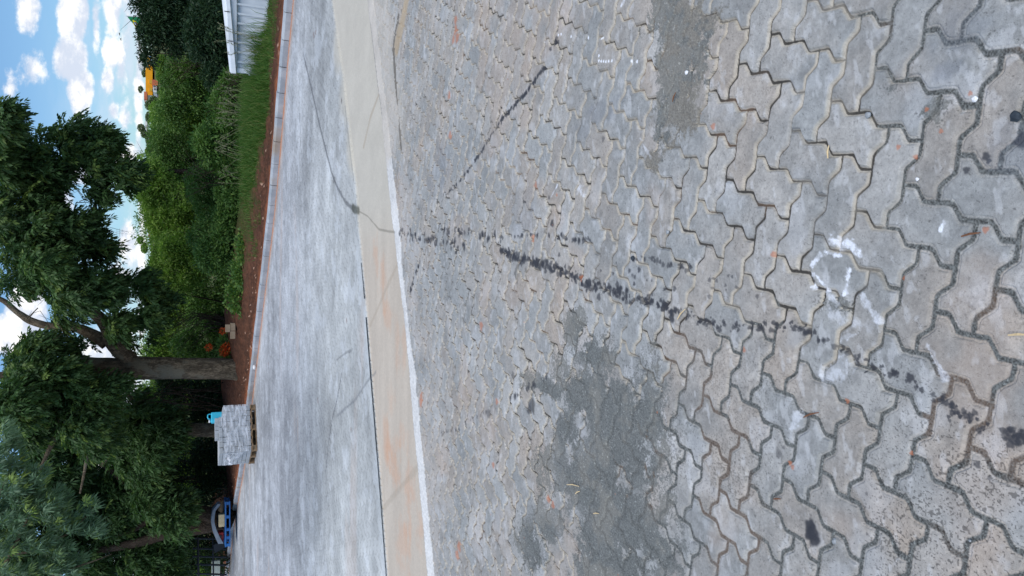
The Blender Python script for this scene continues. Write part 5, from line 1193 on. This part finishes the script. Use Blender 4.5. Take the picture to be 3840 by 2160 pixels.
for lb, bl, Yd in FT:
    r_ = empty('hill_tree', tuple(map(float, at(bl[0][0] + bl[0][2], bl[0][1], Yd)))); tag(r_, lb, 'tree', G3)
    Bp, Dp, _c = px_crown([(b[0] + b[2] * .06, b[1], b[2] * .86, b[3] * .88, Yd, b[2] * Yd / F) for b in bl], 1500, None)
    s_ = Yd / F; o = leaves('crown', Bp, Dp + RNG.normal(0, .5, Dp.shape), 4.5 * s_, 2.6 * s_, M_leaf_far if Yd > 125 else M_leaf_lit); under(o, r_)
    a_ = at(bl[0][0] + bl[0][2] * 1.6, bl[0][1], Yd); b_ = at(bl[0][0], bl[0][1], Yd); o = MB().tube([a_, (a_ + b_) / 2, b_], [1.6 * s_, 1.2 * s_, .6 * s_], 6).build('trunk', M_bark_d); under(o, r_)
# flag above the trees
YF = 60.0
M_fg = noisy_mat('flag_green', lin(20, 120, 76), lin(28, 132, 84), 1, amp=.08, rough=.7, bump=0); M_fy = noisy_mat('flag_yellow', lin(226, 206, 30), lin(236, 216, 40), 1, amp=.06, rough=.7, bump=0); M_fb = noisy_mat('flag_blue', lin(34, 44, 92), lin(40, 52, 100), 1, amp=.06, rough=.7, bump=0); M_fw = noisy_mat('flag_white', lin(210, 214, 220), lin(220, 222, 226), 1, bump=0)
fl = empty('flag', tuple(map(float, at(535, 62, YF)))); tag(fl, 'green flag with a yellow diamond and blue disc hanging folded above the dark tree', 'flag')
def fpoly(name, pts, mat, fw):
    mb = MB().poly_prism([at(x, y, YF - fw) for x, y in pts], (0, .01, 0)); o = mb.build(name, mat); under(o, fl)
fpoly('cloth', [(476, 61), (497, 63), (520, 64), (534, 66), (526, 82), (536, 100), (540, 116), (520, 112), (512, 106), (500, 90), (487, 75)], M_fg, 0)
fpoly('diamond', [(497, 74), (512, 82), (519, 94), (517, 108), (508, 103), (500, 90)], M_fy, .03)
fpoly('disc', [(500, 82), (506, 82), (513, 88), (514, 95), (509, 97), (503, 92)], M_fb, .06)
fpoly('band', [(503, 84), (505, 84), (511, 93), (509, 94.5)], M_fw, .08)
o = MB().tube([at(472, 60, YF), at(640, 70, YF)], .03, 6).build('pole', M_fw); under(o, fl)
# power pylons, far away
M_py = noisy_mat('pylon_steel', lin(176, 182, 190), lin(186, 192, 200), 1, amp=.05, bump=0)
def pylon(x0, x1, y, wpx, Yd, lb):
    r_ = MB(); rr = .55 * Yd / F
    for s_ in (-1, 1): r_.tube([at(x1, y + s_ * wpx, Yd), at(x0 + 18, y + s_ * wpx * .45, Yd), at(x0, y, Yd)], rr, 4)
    n = 7
    for k in range(n):
        xa, xb = x1 + (x0 + 15 - x1) * k / n, x1 + (x0 + 15 - x1) * (k + 1) / n; wa, wb = wpx * (1 - .55 * k / n), wpx * (1 - .55 * (k + 1) / n)
        r_.tube([at(xa, y - wa, Yd), at(xb, y + wb, Yd)], rr * .6, 3); r_.tube([at(xa, y + wa, Yd), at(xb, y - wb, Yd)], rr * .6, 3)
    for xx, ww in ((x0 + 8, 1.3), (x0 + 18, 1.7), (x0 + 28, 1.4)): r_.tube([at(xx, y - wpx * ww, Yd), at(xx, y + wpx * ww, Yd)], rr, 4)
    o = r_.build('power_pylon', M_py); tag(o, lb, 'pylon', 'lattice pylons on the horizon')
pylon(452, 540, 570, 6, 600, 'faint lattice pylon right of the hanging branch tips'); pylon(430, 545, 872, 9, 500, 'larger faint lattice pylon in the sky gap between the hanging branches')
# two birds
for (x, y, lb) in [(449, 128, 'tiny dark bird in the sky, the one nearer the flag'), (454, 148, 'tiny dark bird in the sky, the one farther from the flag')]:
    c_ = at(x, y, 80); b_ = MB()
    b_.tube([(-.14, 0, 0), (-.05, 0, .01), (.08, 0, .01), (.17, 0, 0)], [.01, .035, .03, .005], 6)
    b_.v += [(-.02, 0, .02), (.07, 0, .02), (.02, .30, .10), (-.02, 0, .02), (.07, 0, .02), (.02, -.30, .10)]; k = len(b_.v) - 6; b_.f += [[k, k + 1, k + 2], [k + 3, k + 5, k + 4]]
    o = b_.build('bird', M_blk); o.location = tuple(map(float, c_)); tag(o, lb, 'bird', 'birds in the sky')
